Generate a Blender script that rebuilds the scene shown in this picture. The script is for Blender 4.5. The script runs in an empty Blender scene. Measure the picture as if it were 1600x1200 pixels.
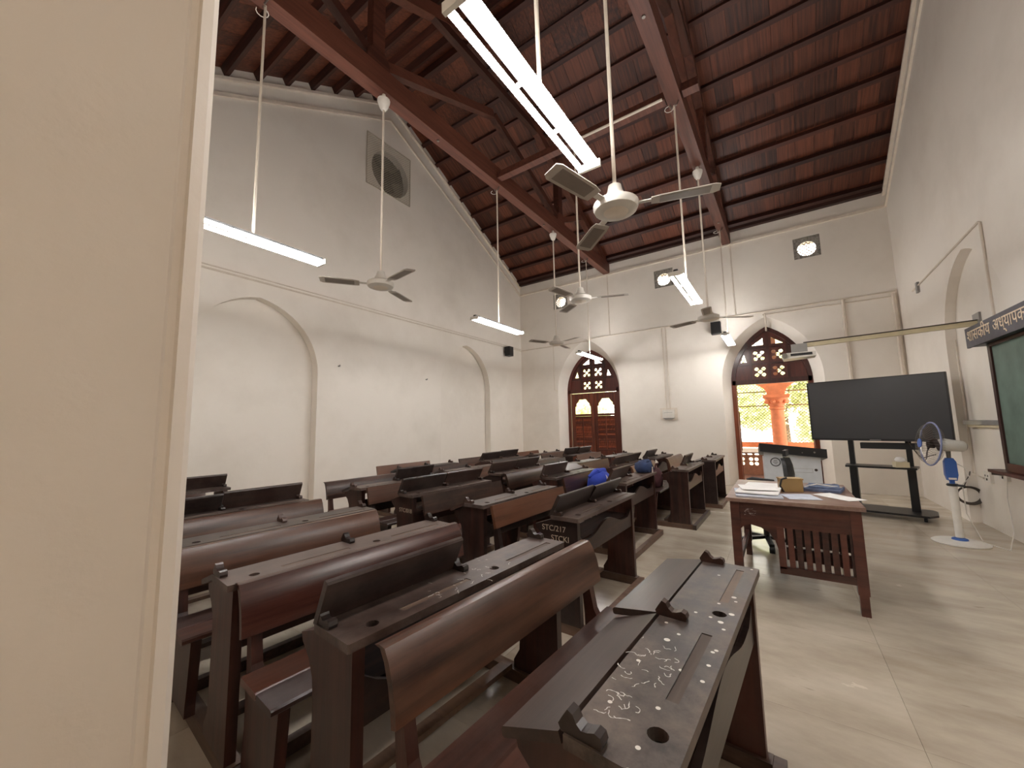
import bpy, bmesh, math, random
from mathutils import Vector, Matrix
random.seed(7)
PI = math.pi
SC = bpy.context.scene
COL = SC.collection

# ------------------------------------------------------------------ camera
YAW, PITCH, ROLL = map(math.radians, (34.478, 6.120, -1.143))
fw = Vector((-math.sin(YAW)*math.cos(PITCH), math.cos(YAW)*math.cos(PITCH), math.sin(PITCH)))
rt = Vector((math.cos(YAW), math.sin(YAW), 0))
up = rt.cross(fw)
r2 = math.cos(ROLL)*rt + math.sin(ROLL)*up
u2 = -math.sin(ROLL)*rt + math.cos(ROLL)*up
cam_d = bpy.data.cameras.new('camera')
cam_d.sensor_width = 36
cam_d.lens = 602.6/1600*36
cam_d.clip_start = 0.02
cam = bpy.data.objects.new('camera', cam_d)
COL.objects.link(cam)
M = Matrix((r2, u2, -fw)).transposed().to_4x4()
M.translation = (0, 0, 1.35)
cam.matrix_world = M
SC.camera = cam

# ------------------------------------------------------------------ world, sun, exposure
w = bpy.data.worlds.new('sky'); SC.world = w
w.use_nodes = True
bg = w.node_tree.nodes['Background']
bg.inputs[0].default_value = (1.0, 0.95, 0.88, 1)
bg.inputs[1].default_value = 7.0
sd = bpy.data.lights.new('sun', 'SUN'); sd.energy = 9.0; sd.angle = math.radians(2); sd.color = (1, .93, .8)
sun = bpy.data.objects.new('sun', sd); COL.objects.link(sun)
sun.rotation_euler = (math.radians(30), math.radians(12), 0)
TUBE = 66.0          # emission of every fluorescent tube
SC.view_settings.view_transform = 'Standard'
SC.view_settings.look = 'None'
SC.view_settings.exposure = 0.55
SC.view_settings.gamma = 1.0
SC.view_settings.use_curve_mapping = False
try:
    SC.cycles.max_bounces = 10; SC.cycles.diffuse_bounces = 8; SC.cycles.glossy_bounces = 4
    SC.cycles.caustics_reflective = False; SC.cycles.caustics_refractive = False
    SC.cycles.sample_clamp_indirect = 6.0
    SC.cycles.use_denoising = True
except Exception:
    pass

# ------------------------------------------------------------------ materials
def srgb(r, g, b):
    f = lambda c: (c/255/12.92) if c/255 <= .04045 else ((c/255+.055)/1.055)**2.4
    return (f(r), f(g), f(b), 1)

def newmat(name):
    m = bpy.data.materials.new(name); m.use_nodes = True
    nt = m.node_tree; b = nt.nodes['Principled BSDF']
    return m, nt, b

def node(nt, t, **kw):
    n = nt.nodes.new(t)
    for k, v in kw.items():
        if hasattr(n, k): setattr(n, k, v)
    return n

def plain(name, col, rough=.5, metal=0.0, bump=0, scale=60, var=.06):
    m, nt, b = newmat(name)
    tc = node(nt, 'ShaderNodeTexCoord')
    n = node(nt, 'ShaderNodeTexNoise'); n.inputs['Scale'].default_value = scale*.2; n.inputs['Detail'].default_value = 4
    nt.links.new(tc.outputs['Object'], n.inputs['Vector'])
    r = node(nt, 'ShaderNodeValToRGB')
    c = Vector(col[:3])
    r.color_ramp.elements[0].color = (*(c*(1-var)), 1); r.color_ramp.elements[0].position = .3
    r.color_ramp.elements[1].color = (*(c*(1+var)), 1); r.color_ramp.elements[1].position = .7
    nt.links.new(n.outputs['Fac'], r.inputs['Fac'])
    nt.links.new(r.outputs['Color'], b.inputs['Base Color'])
    b.inputs['Roughness'].default_value = rough; b.inputs['Metallic'].default_value = metal
    if bump:
        n2 = node(nt, 'ShaderNodeTexNoise'); n2.inputs['Scale'].default_value = scale; n2.inputs['Detail'].default_value = 5
        nt.links.new(tc.outputs['Object'], n2.inputs['Vector'])
        bp = node(nt, 'ShaderNodeBump'); bp.inputs['Strength'].default_value = bump; bp.inputs['Distance'].default_value = .01
        nt.links.new(n2.outputs['Fac'], bp.inputs['Height']); nt.links.new(bp.outputs['Normal'], b.inputs['Normal'])
    return m

def plaster(name, col, stain, bump=.12):
    m, nt, b = newmat(name)
    tc = node(nt, 'ShaderNodeTexCoord')
    n = node(nt, 'ShaderNodeTexNoise'); n.inputs['Scale'].default_value = .9; n.inputs['Detail'].default_value = 6; n.inputs['Roughness'].default_value = .6
    nt.links.new(tc.outputs['Object'], n.inputs['Vector'])
    r = node(nt, 'ShaderNodeValToRGB')
    r.color_ramp.elements[0].color = stain; r.color_ramp.elements[0].position = .28
    r.color_ramp.elements[1].color = col; r.color_ramp.elements[1].position = .55
    nt.links.new(n.outputs['Fac'], r.inputs['Fac']); nt.links.new(r.outputs['Color'], b.inputs['Base Color'])
    b.inputs['Roughness'].default_value = .62
    n2 = node(nt, 'ShaderNodeTexNoise'); n2.inputs['Scale'].default_value = 7; n2.inputs['Detail'].default_value = 8
    nt.links.new(tc.outputs['Object'], n2.inputs['Vector'])
    bp = node(nt, 'ShaderNodeBump'); bp.inputs['Strength'].default_value = bump; bp.inputs['Distance'].default_value = .03
    nt.links.new(n2.outputs['Fac'], bp.inputs['Height']); nt.links.new(bp.outputs['Normal'], b.inputs['Normal'])
    return m

def wood(name, dark, light, rough=.38, axis='Y', dust=0.0, specks=0.0, dustcol=srgb(140, 125, 118), island=False, bands=14.0, flat=False, tint=.5):
    """grain stretched along one axis, a random tint per object, optional dust and white paint specks"""
    m, nt, b = newmat(name); L = nt.links.new
    tc = node(nt, 'ShaderNodeTexCoord'); oi = node(nt, 'ShaderNodeObjectInfo')
    add = node(nt, 'ShaderNodeVectorMath', operation='ADD')
    mul = node(nt, 'ShaderNodeMath', operation='MULTIPLY'); mul.inputs[1].default_value = 37.0
    L(oi.outputs['Random'], mul.inputs[0])
    L(tc.outputs['Object'], add.inputs[0]); L(mul.outputs[0], add.inputs[1])
    rnd = oi.outputs['Random']
    if island:
        ge = node(nt, 'ShaderNodeNewGeometry')
        ad2 = node(nt, 'ShaderNodeMath', operation='ADD'); L(ge.outputs['Random Per Island'], ad2.inputs[0]); L(oi.outputs['Random'], ad2.inputs[1])
        fr = node(nt, 'ShaderNodeMath', operation='FRACT'); L(ad2.outputs[0], fr.inputs[0]); rnd = fr.outputs[0]
    mp = node(nt, 'ShaderNodeMapping')
    s = {'X': (.8, bands, bands), 'Y': (bands, .8, bands), 'Z': (bands, bands, .8)}[axis]
    mp.inputs['Scale'].default_value = s
    L(add.outputs[0], mp.inputs['Vector'])
    n = node(nt, 'ShaderNodeTexNoise'); n.inputs['Scale'].default_value = 1.6; n.inputs['Detail'].default_value = 7; n.inputs['Roughness'].default_value = .62
    L(mp.outputs[0], n.inputs['Vector'])
    mr = node(nt, 'ShaderNodeMath', operation='MULTIPLY_ADD'); mr.inputs[1].default_value = tint; mr.inputs[2].default_value = -tint/2
    L(rnd, mr.inputs[0])
    sm = node(nt, 'ShaderNodeMath', operation='ADD'); L(n.outputs['Fac'], sm.inputs[0]); L(mr.outputs[0], sm.inputs[1])
    r = node(nt, 'ShaderNodeValToRGB')
    r.color_ramp.elements[0].color = dark; r.color_ramp.elements[0].position = .32
    r.color_ramp.elements[1].color = light; r.color_ramp.elements[1].position = .76
    L(sm.outputs[0], r.inputs['Fac'])
    colr = r.outputs['Color']; rg = rough; rough_sock = None
    if dust:
        nd = node(nt, 'ShaderNodeTexNoise'); nd.inputs['Scale'].default_value = 5.5; nd.inputs['Detail'].default_value = 9; nd.inputs['Roughness'].default_value = .7
        L(add.outputs[0], nd.inputs['Vector'])
        rd = node(nt, 'ShaderNodeMapRange'); rd.inputs[1].default_value = .40; rd.inputs[2].default_value = .62; rd.inputs[3].default_value = dust*.1; rd.inputs[4].default_value = dust
        L(nd.outputs['Fac'], rd.inputs[0])
        fac = rd.outputs[0]
        mx = node(nt, 'ShaderNodeMixRGB'); mx.inputs[2].default_value = dustcol
        L(fac, mx.inputs[0]); L(colr, mx.inputs[1]); colr = mx.outputs[0]
        rr = node(nt, 'ShaderNodeMapRange'); rr.inputs[3].default_value = rough; rr.inputs[4].default_value = .62
        L(fac, rr.inputs[0]); rough_sock = rr.outputs[0]
    if specks:
        for sc_, th in ((9.0, .075), (21.0, .11)):
            v = node(nt, 'ShaderNodeTexVoronoi')
            if flat: v.voronoi_dimensions = '2D'; v.inputs['Scale'].default_value = sc_
            L(add.outputs[0], v.inputs['Vector'])
            sep = node(nt, 'ShaderNodeSeparateColor'); L(v.outputs['Color'], sep.inputs[0])
            a = node(nt, 'ShaderNodeMath', operation='LESS_THAN'); a.inputs[1].default_value = th; L(v.outputs['Distance'], a.inputs[0])
            c = node(nt, 'ShaderNodeMath', operation='LESS_THAN'); c.inputs[1].default_value = specks; L(sep.outputs[0], c.inputs[0])
            d = node(nt, 'ShaderNodeMath', operation='MULTIPLY'); L(a.outputs[0], d.inputs[0]); L(c.outputs[0], d.inputs[1])
            mx = node(nt, 'ShaderNodeMixRGB'); mx.inputs[2].default_value = srgb(225, 220, 212)
            L(d.outputs[0], mx.inputs[0]); L(colr, mx.inputs[1]); colr = mx.outputs[0]
    L(colr, b.inputs['Base Color'])
    if rough_sock: L(rough_sock, b.inputs['Roughness'])
    else: b.inputs['Roughness'].default_value = rough
    bp = node(nt, 'ShaderNodeBump'); bp.inputs['Strength'].default_value = .18; bp.inputs['Distance'].default_value = .004
    L(n.outputs['Fac'], bp.inputs['Height']); L(bp.outputs['Normal'], b.inputs['Normal'])
    return m

def emit(name, col, s):
    m, nt, b = newmat(name)
    b.inputs['Base Color'].default_value = col
    b.inputs['Emission Color'].default_value = col
    b.inputs['Emission Strength'].default_value = s
    return m

MT = {}
MT['wall'] = plaster('wall_paint', srgb(235, 229, 220), srgb(224, 217, 207))
MT['wall_pillar'] = plaster('pillar_paint', srgb(220, 209, 196), srgb(212, 200, 186), .2)
MT['trim'] = plain('trim_paint', srgb(224, 214, 200), .55)
MT['conduit'] = plain('conduit_paint', srgb(214, 204, 190), .5)
MT['desk'] = wood('desk_wood', srgb(25, 14, 11), srgb(64, 39, 30), .33, 'Y', dust=.10)
MT['desk_inner'] = wood('desk_inner_wood', srgb(22, 12, 10), srgb(48, 30, 24), .9, 'Y')
MT['desk_inner'].node_tree.nodes['Principled BSDF'].inputs['Specular IOR Level'].default_value = .1
MT['desk_top'] = wood('desk_top_wood', srgb(30, 20, 17), srgb(71, 52, 45), .40, 'Y', dust=.5, dustcol=srgb(122, 108, 101))
MT['desk_top_spotted'] = wood('desk_top_spotted_wood', srgb(35, 27, 24), srgb(77, 63, 58), .42, 'Y', dust=.72, specks=.24, dustcol=srgb(122, 107, 97), flat=True)
MT['desk_flap'] = wood('desk_flap_wood', srgb(24, 14, 12), srgb(62, 42, 35), .32, 'Y', dust=.25, dustcol=srgb(108, 95, 88))
MT['desk_back'] = wood('desk_backrest_wood', srgb(34, 17, 12), srgb(98, 62, 44), .30, 'Y', dust=.14, dustcol=srgb(112, 90, 74))
MT['desk_back_spotted'] = wood('desk_backrest_spotted_wood', srgb(32, 15, 12), srgb(78, 42, 34), .26, 'Y', specks=.08)
MT['desk_panel'] = wood('desk_panel_wood', srgb(30, 14, 10), srgb(76, 40, 30), .36, 'Z', dust=.06)
MT['groove'] = wood('groove_wood', srgb(70, 54, 44), srgb(122, 102, 88), .6, 'Y', dust=.3, dustcol=srgb(60, 50, 44))
MT['seat'] = wood('seat_wood', srgb(44, 22, 17), srgb(98, 60, 47), .32, 'Y', dust=.15, specks=.02)
MT['rail'] = wood('sled_wood', srgb(48, 30, 22), srgb(104, 76, 56), .45, 'X', dust=.2)
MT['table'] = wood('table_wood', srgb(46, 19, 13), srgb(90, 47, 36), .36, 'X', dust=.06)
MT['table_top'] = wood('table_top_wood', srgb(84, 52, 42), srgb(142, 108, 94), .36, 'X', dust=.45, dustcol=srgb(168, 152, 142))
MT['plank'] = wood('ceiling_plank_wood', srgb(58, 28, 18), srgb(120, 66, 44), .5, 'Y', island=True, bands=22, tint=.28)
MT['purlin'] = wood('purlin_wood', srgb(44, 20, 14), srgb(84, 44, 32), .55, 'X')
MT['truss'] = wood('truss_wood', srgb(64, 34, 26), srgb(108, 64, 50), .5, 'Y')
MT['door'] = wood('door_wood', srgb(74, 28, 14), srgb(138, 70, 40), .4, 'Z')
MT['door_dark'] = wood('transom_wood', srgb(50, 20, 16), srgb(88, 42, 34), .3, 'Z')
MT['black'] = plain('black_plastic', srgb(22, 22, 24), .45)
MT['black_metal'] = plain('black_metal', srgb(20, 20, 22), .4)
MT['screen'] = plain('screen_glass', srgb(58, 59, 62), .36, var=.02)
MT['white_plastic'] = plain('white_plastic', srgb(226, 222, 214), .4)
MT['white_metal'] = plain('white_metal', srgb(216, 212, 204), .35)
MT['light_housing'] = plain('light_housing_darkened', srgb(50, 50, 50), .6)  # white housing, darkened in colour so the gap shows between the glaring tubes
MT['grey_metal'] = plain('grey_metal', srgb(150, 148, 145), .4, .3)
MT['steel'] = plain('steel', srgb(150, 145, 138), .3, .9)
MT['fan_blade'] = plain('fan_blade_paint', srgb(178, 170, 160), .4)
MT['fan_stripe'] = plain('fan_stripe_paint', srgb(122, 112, 103), .5)
MT['tube'] = emit('tube_glow', (1.0, .965, .935, 1), TUBE)
MT['granite'] = plain('granite', srgb(150, 146, 138), .5, bump=.3, scale=120, var=.5)
MT['mesh_wire'] = plain('mesh_wire', srgb(128, 124, 112), .5, .5)
MT['mesh_light'] = plain('dusty_wire', srgb(186, 178, 162), .6)
MT['lectern'] = plain('lectern_grey', srgb(204, 208, 212), .4)
MT['paper'] = plain('paper', srgb(238, 236, 234), .7)
MT['paper_blue'] = plain('newsprint', srgb(196, 202, 214), .7, var=.2)
MT['blue_paper'] = plain('blue_grey_cloth', srgb(92, 104, 132), .8, var=.35, scale=120)
MT['gold'] = plain('brass_paint', srgb(160, 132, 88), .35, .35)
MT['blue_plastic'] = plain('blue_plastic', srgb(58, 98, 172), .4)
MT['ring_plastic'] = plain('lavender_plastic', srgb(128, 136, 176), .4)
MT['blue_cloth'] = plain('blue_cloth', srgb(36, 62, 168), .75, bump=.4, scale=25)
MT['navy_cloth'] = plain('navy_cloth', srgb(36, 52, 88), .8, bump=.4, scale=25, var=.3)
MT['maroon_cloth'] = plain('maroon_cloth', srgb(70, 32, 38), .8, bump=.4, scale=25, var=.3)
MT['white_cloth'] = plain('white_cloth', srgb(222, 214, 206), .8, bump=.3, scale=20)
MT['board'] = plain('chalkboard_green', srgb(90, 110, 100), .6, scale=18, var=.3)
MT['board_frame'] = wood('board_frame_wood', srgb(52, 26, 20), srgb(92, 52, 42), .45, 'Z')
MT['sign'] = plain('sign_slate', srgb(74, 70, 78), .6, var=.18)
MT['chalk'] = plain('sign_letter_paint', srgb(226, 206, 180), .7)
MT['chalk_white'] = plain('old_white_paint', srgb(214, 210, 204), .7)
MT['chalk_grey'] = plain('stencil_paint', srgb(176, 160, 142), .7)
MT['cream_arm'] = plain('yellowed_arm', srgb(206, 194, 160), .45)
MT['sandstone'] = plain('red_sandstone', srgb(206, 124, 86), .8, bump=.3, scale=40, var=.15)
MT['marble'] = plain('coping_stone', srgb(236, 226, 214), .6)
MT['brown_stone'] = plain('brown_stone', srgb(120, 78, 58), .8, var=.2)
MT['dark_hole'] = plain('dark_hole', srgb(104, 96, 88), .9)
MT['fan_brown'] = plain('dusty_brown_blade', srgb(46, 33, 27), .7)
MT['cable'] = plain('dark_cable', srgb(74, 66, 58), .6)
MT['cardboard'] = plain('cream_card', srgb(212, 200, 170), .7)
MT['earth'] = plain('earth', srgb(150, 140, 110), .9)
MT['bark'] = plain('bark', srgb(92, 76, 58), .9)

def leafmat():
    m, nt, b = newmat('leaf_green'); L = nt.links.new
    oi = node(nt, 'ShaderNodeNewGeometry')
    r = node(nt, 'ShaderNodeValToRGB')
    r.color_ramp.elements[0].color = srgb(196, 206, 152); r.color_ramp.elements[1].color = srgb(238, 240, 206)
    L(oi.outputs['Random Per Island'], r.inputs['Fac']); L(r.outputs[0], b.inputs['Base Color'])
    b.inputs['Roughness'].default_value = .6
    tr = node(nt, 'ShaderNodeBsdfTranslucent'); L(r.outputs[0], tr.inputs[0])
    mx = node(nt, 'ShaderNodeMixShader'); mx.inputs[0].default_value = .55
    L(b.outputs[0], mx.inputs[1]); L(tr.outputs[0], mx.inputs[2])
    L(mx.outputs[0], nt.nodes['Material Output'].inputs[0])
    return m
MT['leaf'] = leafmat()

def floormat():
    m, nt, b = newmat('polished_stone'); L = nt.links.new
    tc = node(nt, 'ShaderNodeTexCoord'); oi = node(nt, 'ShaderNodeObjectInfo'); ge = node(nt, 'ShaderNodeNewGeometry')
    n = node(nt, 'ShaderNodeTexNoise'); n.inputs['Scale'].default_value = 1.6; n.inputs['Detail'].default_value = 8; n.inputs['Roughness'].default_value = .62
    mp = node(nt, 'ShaderNodeMapping'); mp.inputs['Scale'].default_value = (1.0, 2.2, 1); mp.inputs['Rotation'].default_value = (0, 0, .5)
    L(ge.outputs['Position'], mp.inputs[0]); L(mp.outputs[0], n.inputs['Vector'])
    mr = node(nt, 'ShaderNodeMath', operation='MULTIPLY_ADD'); mr.inputs[1].default_value = .10; mr.inputs[2].default_value = -.05
    L(oi.outputs['Random'], mr.inputs[0])
    ad = node(nt, 'ShaderNodeMath', operation='ADD'); L(n.outputs['Fac'], ad.inputs[0]); L(mr.outputs[0], ad.inputs[1])
    r = node(nt, 'ShaderNodeValToRGB')
    r.color_ramp.elements[0].color = srgb(168, 155, 138); r.color_ramp.elements[0].position = .3
    r.color_ramp.elements[1].color = srgb(204, 193, 176); r.color_ramp.elements[1].position = .7
    L(ad.outputs[0], r.inputs['Fac'])
    # dark scuffs
    n3 = node(nt, 'ShaderNodeTexNoise'); n3.inputs['Scale'].default_value = 9; n3.inputs['Detail'].default_value = 3
    mp3 = node(nt, 'ShaderNodeMapping'); mp3.inputs['Scale'].default_value = (.6, 2.4, 1); mp3.inputs['Rotation'].default_value = (0, 0, .9)
    L(ge.outputs['Position'], mp3.inputs[0]); L(mp3.outputs[0], n3.inputs['Vector'])
    mr3 = node(nt, 'ShaderNodeMapRange'); mr3.inputs[1].default_value = .70; mr3.inputs[2].default_value = .78; mr3.inputs[4].default_value = .5
    L(n3.outputs['Fac'], mr3.inputs[0])
    mx = node(nt, 'ShaderNodeMixRGB'); mx.inputs[2].default_value = srgb(110, 96, 82)
    L(mr3.outputs[0], mx.inputs[0]); L(r.outputs[0], mx.inputs[1]); L(mx.outputs[0], b.inputs['Base Color'])
    rr = node(nt, 'ShaderNodeMapRange'); rr.inputs[3].default_value = .12; rr.inputs[4].default_value = .34
    L(n.outputs['Fac'], rr.inputs[0]); L(rr.outputs[0], b.inputs['Roughness'])
    return m
MT['floor'] = floormat()

# ------------------------------------------------------------------ mesh helpers
class MB:
    def __init__(s): s.v = []; s.f = []
    def add(s, vs, fs, M=None):
        o = len(s.v)
        for p in vs:
            p = Vector(p)
            s.v.append(tuple(M @ p if M is not None else p))
        for f in fs: s.f.append(tuple(i+o for i in f))
        return s
    def box(s, x0, x1, y0, y1, z0, z1, M=None):
        return s.add([(x0,y0,z0),(x1,y0,z0),(x1,y1,z0),(x0,y1,z0),(x0,y0,z1),(x1,y0,z1),(x1,y1,z1),(x0,y1,z1)],
                     [(0,3,2,1),(4,5,6,7),(0,1,5,4),(1,2,6,5),(2,3,7,6),(3,0,4,7)], M)
    def bar(s, p, q, wx, wz, upv=(0,0,1)):
        p, q = Vector(p), Vector(q); d = (q-p).normalized(); u = Vector(upv)
        a = d.cross(u)
        if a.length < 1e-5: a = d.cross(Vector((1,0,0)))
        a.normalize(); b = a.cross(d)
        vs = []
        for c in (p, q):
            for i, j in ((-1,-1),(1,-1),(1,1),(-1,1)): vs.append(c + a*i*wx/2 + b*j*wz/2)
        return s.add(vs, [(0,1,2,3),(7,6,5,4),(0,4,5,1),(1,5,6,2),(2,6,7,3),(3,7,4,0)])
    def prism(s, poly, axis, t0, t1, M=None):
        """poly of 2D points; axis 'X','Y','Z' extrude direction. X: (y,z); Y: (x,z); Z: (x,y)"""
        n = len(poly); vs = []
        for t in (t0, t1):
            for a, b in poly:
                vs.append({'X': (t,a,b), 'Y': (a,t,b), 'Z': (a,b,t)}[axis])
        fs = [tuple(range(n)), tuple(range(2*n-1, n-1, -1))]
        for i in range(n):
            j = (i+1) % n; fs.append((i, i+n, j+n, j))
        return s.add(vs, fs, M)
    def tube(s, pts, r, n=8, caps=True):
        pts = [Vector(p) for p in pts]; vs = []; fs = []
        rs = r if isinstance(r, (list, tuple)) else [r]*len(pts)
        d0 = (pts[1]-pts[0]).normalized()
        a = d0.cross(Vector((0,0,1)))
        if a.length < 1e-4: a = Vector((1,0,0))
        a.normalize()
        for i, p in enumerate(pts):
            d = (pts[min(i+1,len(pts)-1)]-pts[max(i-1,0)]).normalized()
            a = (a - d*a.dot(d)).normalized(); b = d.cross(a)
            for k in range(n):
                t = 2*PI*k/n; vs.append(p + (a*math.cos(t)+b*math.sin(t))*rs[i])
        for i in range(len(pts)-1):
            for k in range(n):
                fs.append((i*n+k, i*n+(k+1)%n, (i+1)*n+(k+1)%n, (i+1)*n+k))
        if caps: fs.append(tuple(range(n-1,-1,-1))); fs.append(tuple(range((len(pts)-1)*n, len(pts)*n)))
        return s.add(vs, fs)
    def lathe(s, prof, n=20, M=None):
        vs = []; fs = []
        for r, z in prof:
            for k in range(n):
                t = 2*PI*k/n; vs.append((r*math.cos(t), r*math.sin(t), z))
        for i in range(len(prof)-1):
            for k in range(n):
                fs.append((i*n+k, i*n+(k+1)%n, (i+1)*n+(k+1)%n, (i+1)*n+k))
        fs.append(tuple(range(n-1,-1,-1))); fs.append(tuple(range((len(prof)-1)*n, len(prof)*n)))
        return s.add(vs, fs, M)
    def loft(s, A, B, closed=False):
        n = len(A); vs = list(A)+list(B); fs = []
        for i in range(n if closed else n-1):
            j = (i+1) % n; fs.append((i, j, n+j, n+i))
        return s.add(vs, fs)
    def mesh(s, name, smooth=False, recalc=True):
        me = bpy.data.meshes.new(name); me.from_pydata(s.v, [], s.f); me.update()
        if recalc:
            bm = bmesh.new(); bm.from_mesh(me); bmesh.ops.recalc_face_normals(bm, faces=bm.faces); bm.to_mesh(me); bm.free()
        if smooth: shade(me)
        return me
def shade(me, ang=40):
    me.polygons.foreach_set('use_smooth', [True]*len(me.polygons))
    try: me.set_sharp_from_angle(angle=math.radians(ang))
    except Exception: pass

def plate(name, outer, holes, t, plane='XZ', off=0.0, bevel=0):
    """flat board with holes: 2D polygons, thickness t from off to off+t along the plane's normal axis"""
    cu = bpy.data.curves.new(name, 'CURVE'); cu.dimensions = '2D'; cu.fill_mode = 'BOTH'; cu.extrude = t/2
    for poly in [outer]+list(holes):
        sp = cu.splines.new('POLY'); sp.points.add(len(poly)-1); sp.use_cyclic_u = True
        for i, (a, b) in enumerate(poly): sp.points[i].co = (a, b, 0, 1)
    ob = bpy.data.objects.new(name, cu); COL.objects.link(ob)
    dg = bpy.context.evaluated_depsgraph_get()
    me = bpy.data.meshes.new_from_object(ob.evaluated_get(dg))
    bpy.data.objects.remove(ob); bpy.data.curves.remove(cu)
    for v in me.vertices:
        a, b, c = v.co; c = off + t/2 + c
        v.co = {'XZ': (a, c, b), 'YZ': (c, a, b), 'XY': (a, b, c)}[plane]
    bm = bmesh.new(); bm.from_mesh(me)
    bmesh.ops.remove_doubles(bm, verts=bm.verts, dist=1e-5)
    bmesh.ops.recalc_face_normals(bm, faces=bm.faces); bm.to_mesh(me); bm.free()
    me.name = name; me.materials.clear()
    return me

def text_mesh(body, size, depth=.002, font=None):
    cu = bpy.data.curves.new('lettering', 'FONT'); cu.body = body; cu.size = size; cu.extrude = depth
    ob = bpy.data.objects.new('lettering', cu); COL.objects.link(ob)
    dg = bpy.context.evaluated_depsgraph_get()
    me = bpy.data.meshes.new_from_object(ob.evaluated_get(dg))
    bpy.data.objects.remove(ob); bpy.data.curves.remove(cu)
    me.materials.clear()
    return me

def join(*mes):
    mb = MB()
    for me in mes:
        mb.add([v.co for v in me.vertices], [tuple(p.vertices) for p in me.polygons])
    return mb.mesh(mes[0].name, recalc=False)

def O(name, me, mat=None, parent=None, loc=(0,0,0), rot=(0,0,0), smooth=False):
    if isinstance(me, MB): me = me.mesh(name, smooth)
    if mat and not me.materials: me.materials.append(MT[mat])
    o = bpy.data.objects.new(name, me); COL.objects.link(o)
    o.location = loc; o.rotation_euler = rot
    if parent: o.parent = parent
    return o
def tag(o, label, cat, group=None):
    o['label'] = label; o['category'] = cat
    if group: o['group'] = group
    return o
def E(name, label, cat, loc=(0,0,0), rz=0, group=None):
    o = bpy.data.objects.new(name, None); COL.objects.link(o); o.empty_display_size = .1
    o.location = loc; o.rotation_euler = (0,0,rz)
    return tag(o, label, cat, group)
def ST(o): o['kind'] = 'structure'; return o
def SE(name, loc=(0,0,0)):
    o = bpy.data.objects.new(name, None); COL.objects.link(o); o.location = loc; o.empty_display_size = .1
    return ST(o)

def arch(cx, a, zs, za, n=10, z0=0.0):
    r = za-zs; R = (a*a+r*r)/(2*a); t1 = math.acos((a-R)/R)
    L = [(cx-a+R+R*math.cos(PI+(t1-PI)*k/n), zs+R*math.sin(PI+(t1-PI)*k/n)) for k in range(n+1)]
    Rr = [(2*cx-x, z) for x, z in reversed(L[:-1])]
    return [(cx-a, z0)] + L + Rr + [(cx+a, z0)]
def circ(cx, cy, r, n=16, sx=1, sy=1, ph=0): return [(cx+r*sx*math.cos(2*PI*k/n+ph), cy+r*sy*math.sin(2*PI*k/n+ph)) for k in range(n)]

# ================================================================== SETTING
XL, XR, XN, YB = -6.164, 1.93, 2.03, 9.488
YN = 0.25                                  # room face of the near wall
RY = 4.70                                  # ridge
# floor: polished stone slabs over a bed
fl = ST(O('floor', MB().box(-6.6, 2.4, -2.4, 9.95, -.2, -.012), 'floor'))
TS = .91
tile_me = MB().box(.0006, TS-.0006, .0006, TS-.0006, -.03, 0).mesh('floor_tile'); tile_me.materials.append(MT['floor'])
for i in range(-8, 4):
    for j in range(-1, 11):
        x, y = .385+i*TS, .56+j*TS-.03
        if y+TS > 9.82 or x < -7: continue
        O('floor_tile', tile_me, None, fl, (x, y, 0))
O('threshold', MB().box(-6.6, 2.4, 9.63, 9.95, -.03, -.001), 'floor', fl)

def roof_z(y, off=0):      # underside line of the purlins, off = perpendicular-ish vertical shift
    return (8.08 - .585*(RY-y) if y < RY else 8.08 - .54*(y-RY)) + off

# left wall with two blind pointed niches and the exhaust opening
n1 = arch(2.46, .90, 2.25, 3.30, 12, .0); n2 = arch(7.06, .89, 2.25, 3.32, 12, .0)
def gable(): return [(-.4, 0), (10.0, 0), (10.0, roof_z(10.0, .14)), (RY, roof_z(RY, .14)), (-.4, roof_z(-.4, .14))]
def ntop(pts): return [(pts[0][0], -.02)] + pts[1:-1] + [(pts[-1][0], -.02)]
sq = [(4.17, 6.02), (5.23, 6.02), (5.23, 7.12), (4.17, 7.12)]
# outer polygon dips round the niches so they stay open at the floor
def gable_with_niches(niches):
    base = [(-.4, 0)]
    for nn in niches: base += [(nn[0][0], 0)] + nn[1:-1] + [(nn[-1][0], 0)]
    return base + gable()[1:]
wl_face = plate('wall_left', gable_with_niches([n1, n2]), [circ(4.74, 6.50, .45, 36)], .16, 'YZ', XL-.16)
wl_back = plate('wall_left', gable(), [], .08, 'YZ', XL-.25)
wl = ST(O('wall_left', join(wl_face, wl_back), 'wall'))
# right wall with one blind pointed niche
n3 = arch(6.66, .88, 2.25, 3.32, 12, 0)
wr = ST(O('wall_right', join(plate('wall_right', gable_with_niches([n3]), [], .10, 'YZ', XR), plate('wall_right', gable(), [], .1, 'YZ', XN)), 'wall'))

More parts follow.
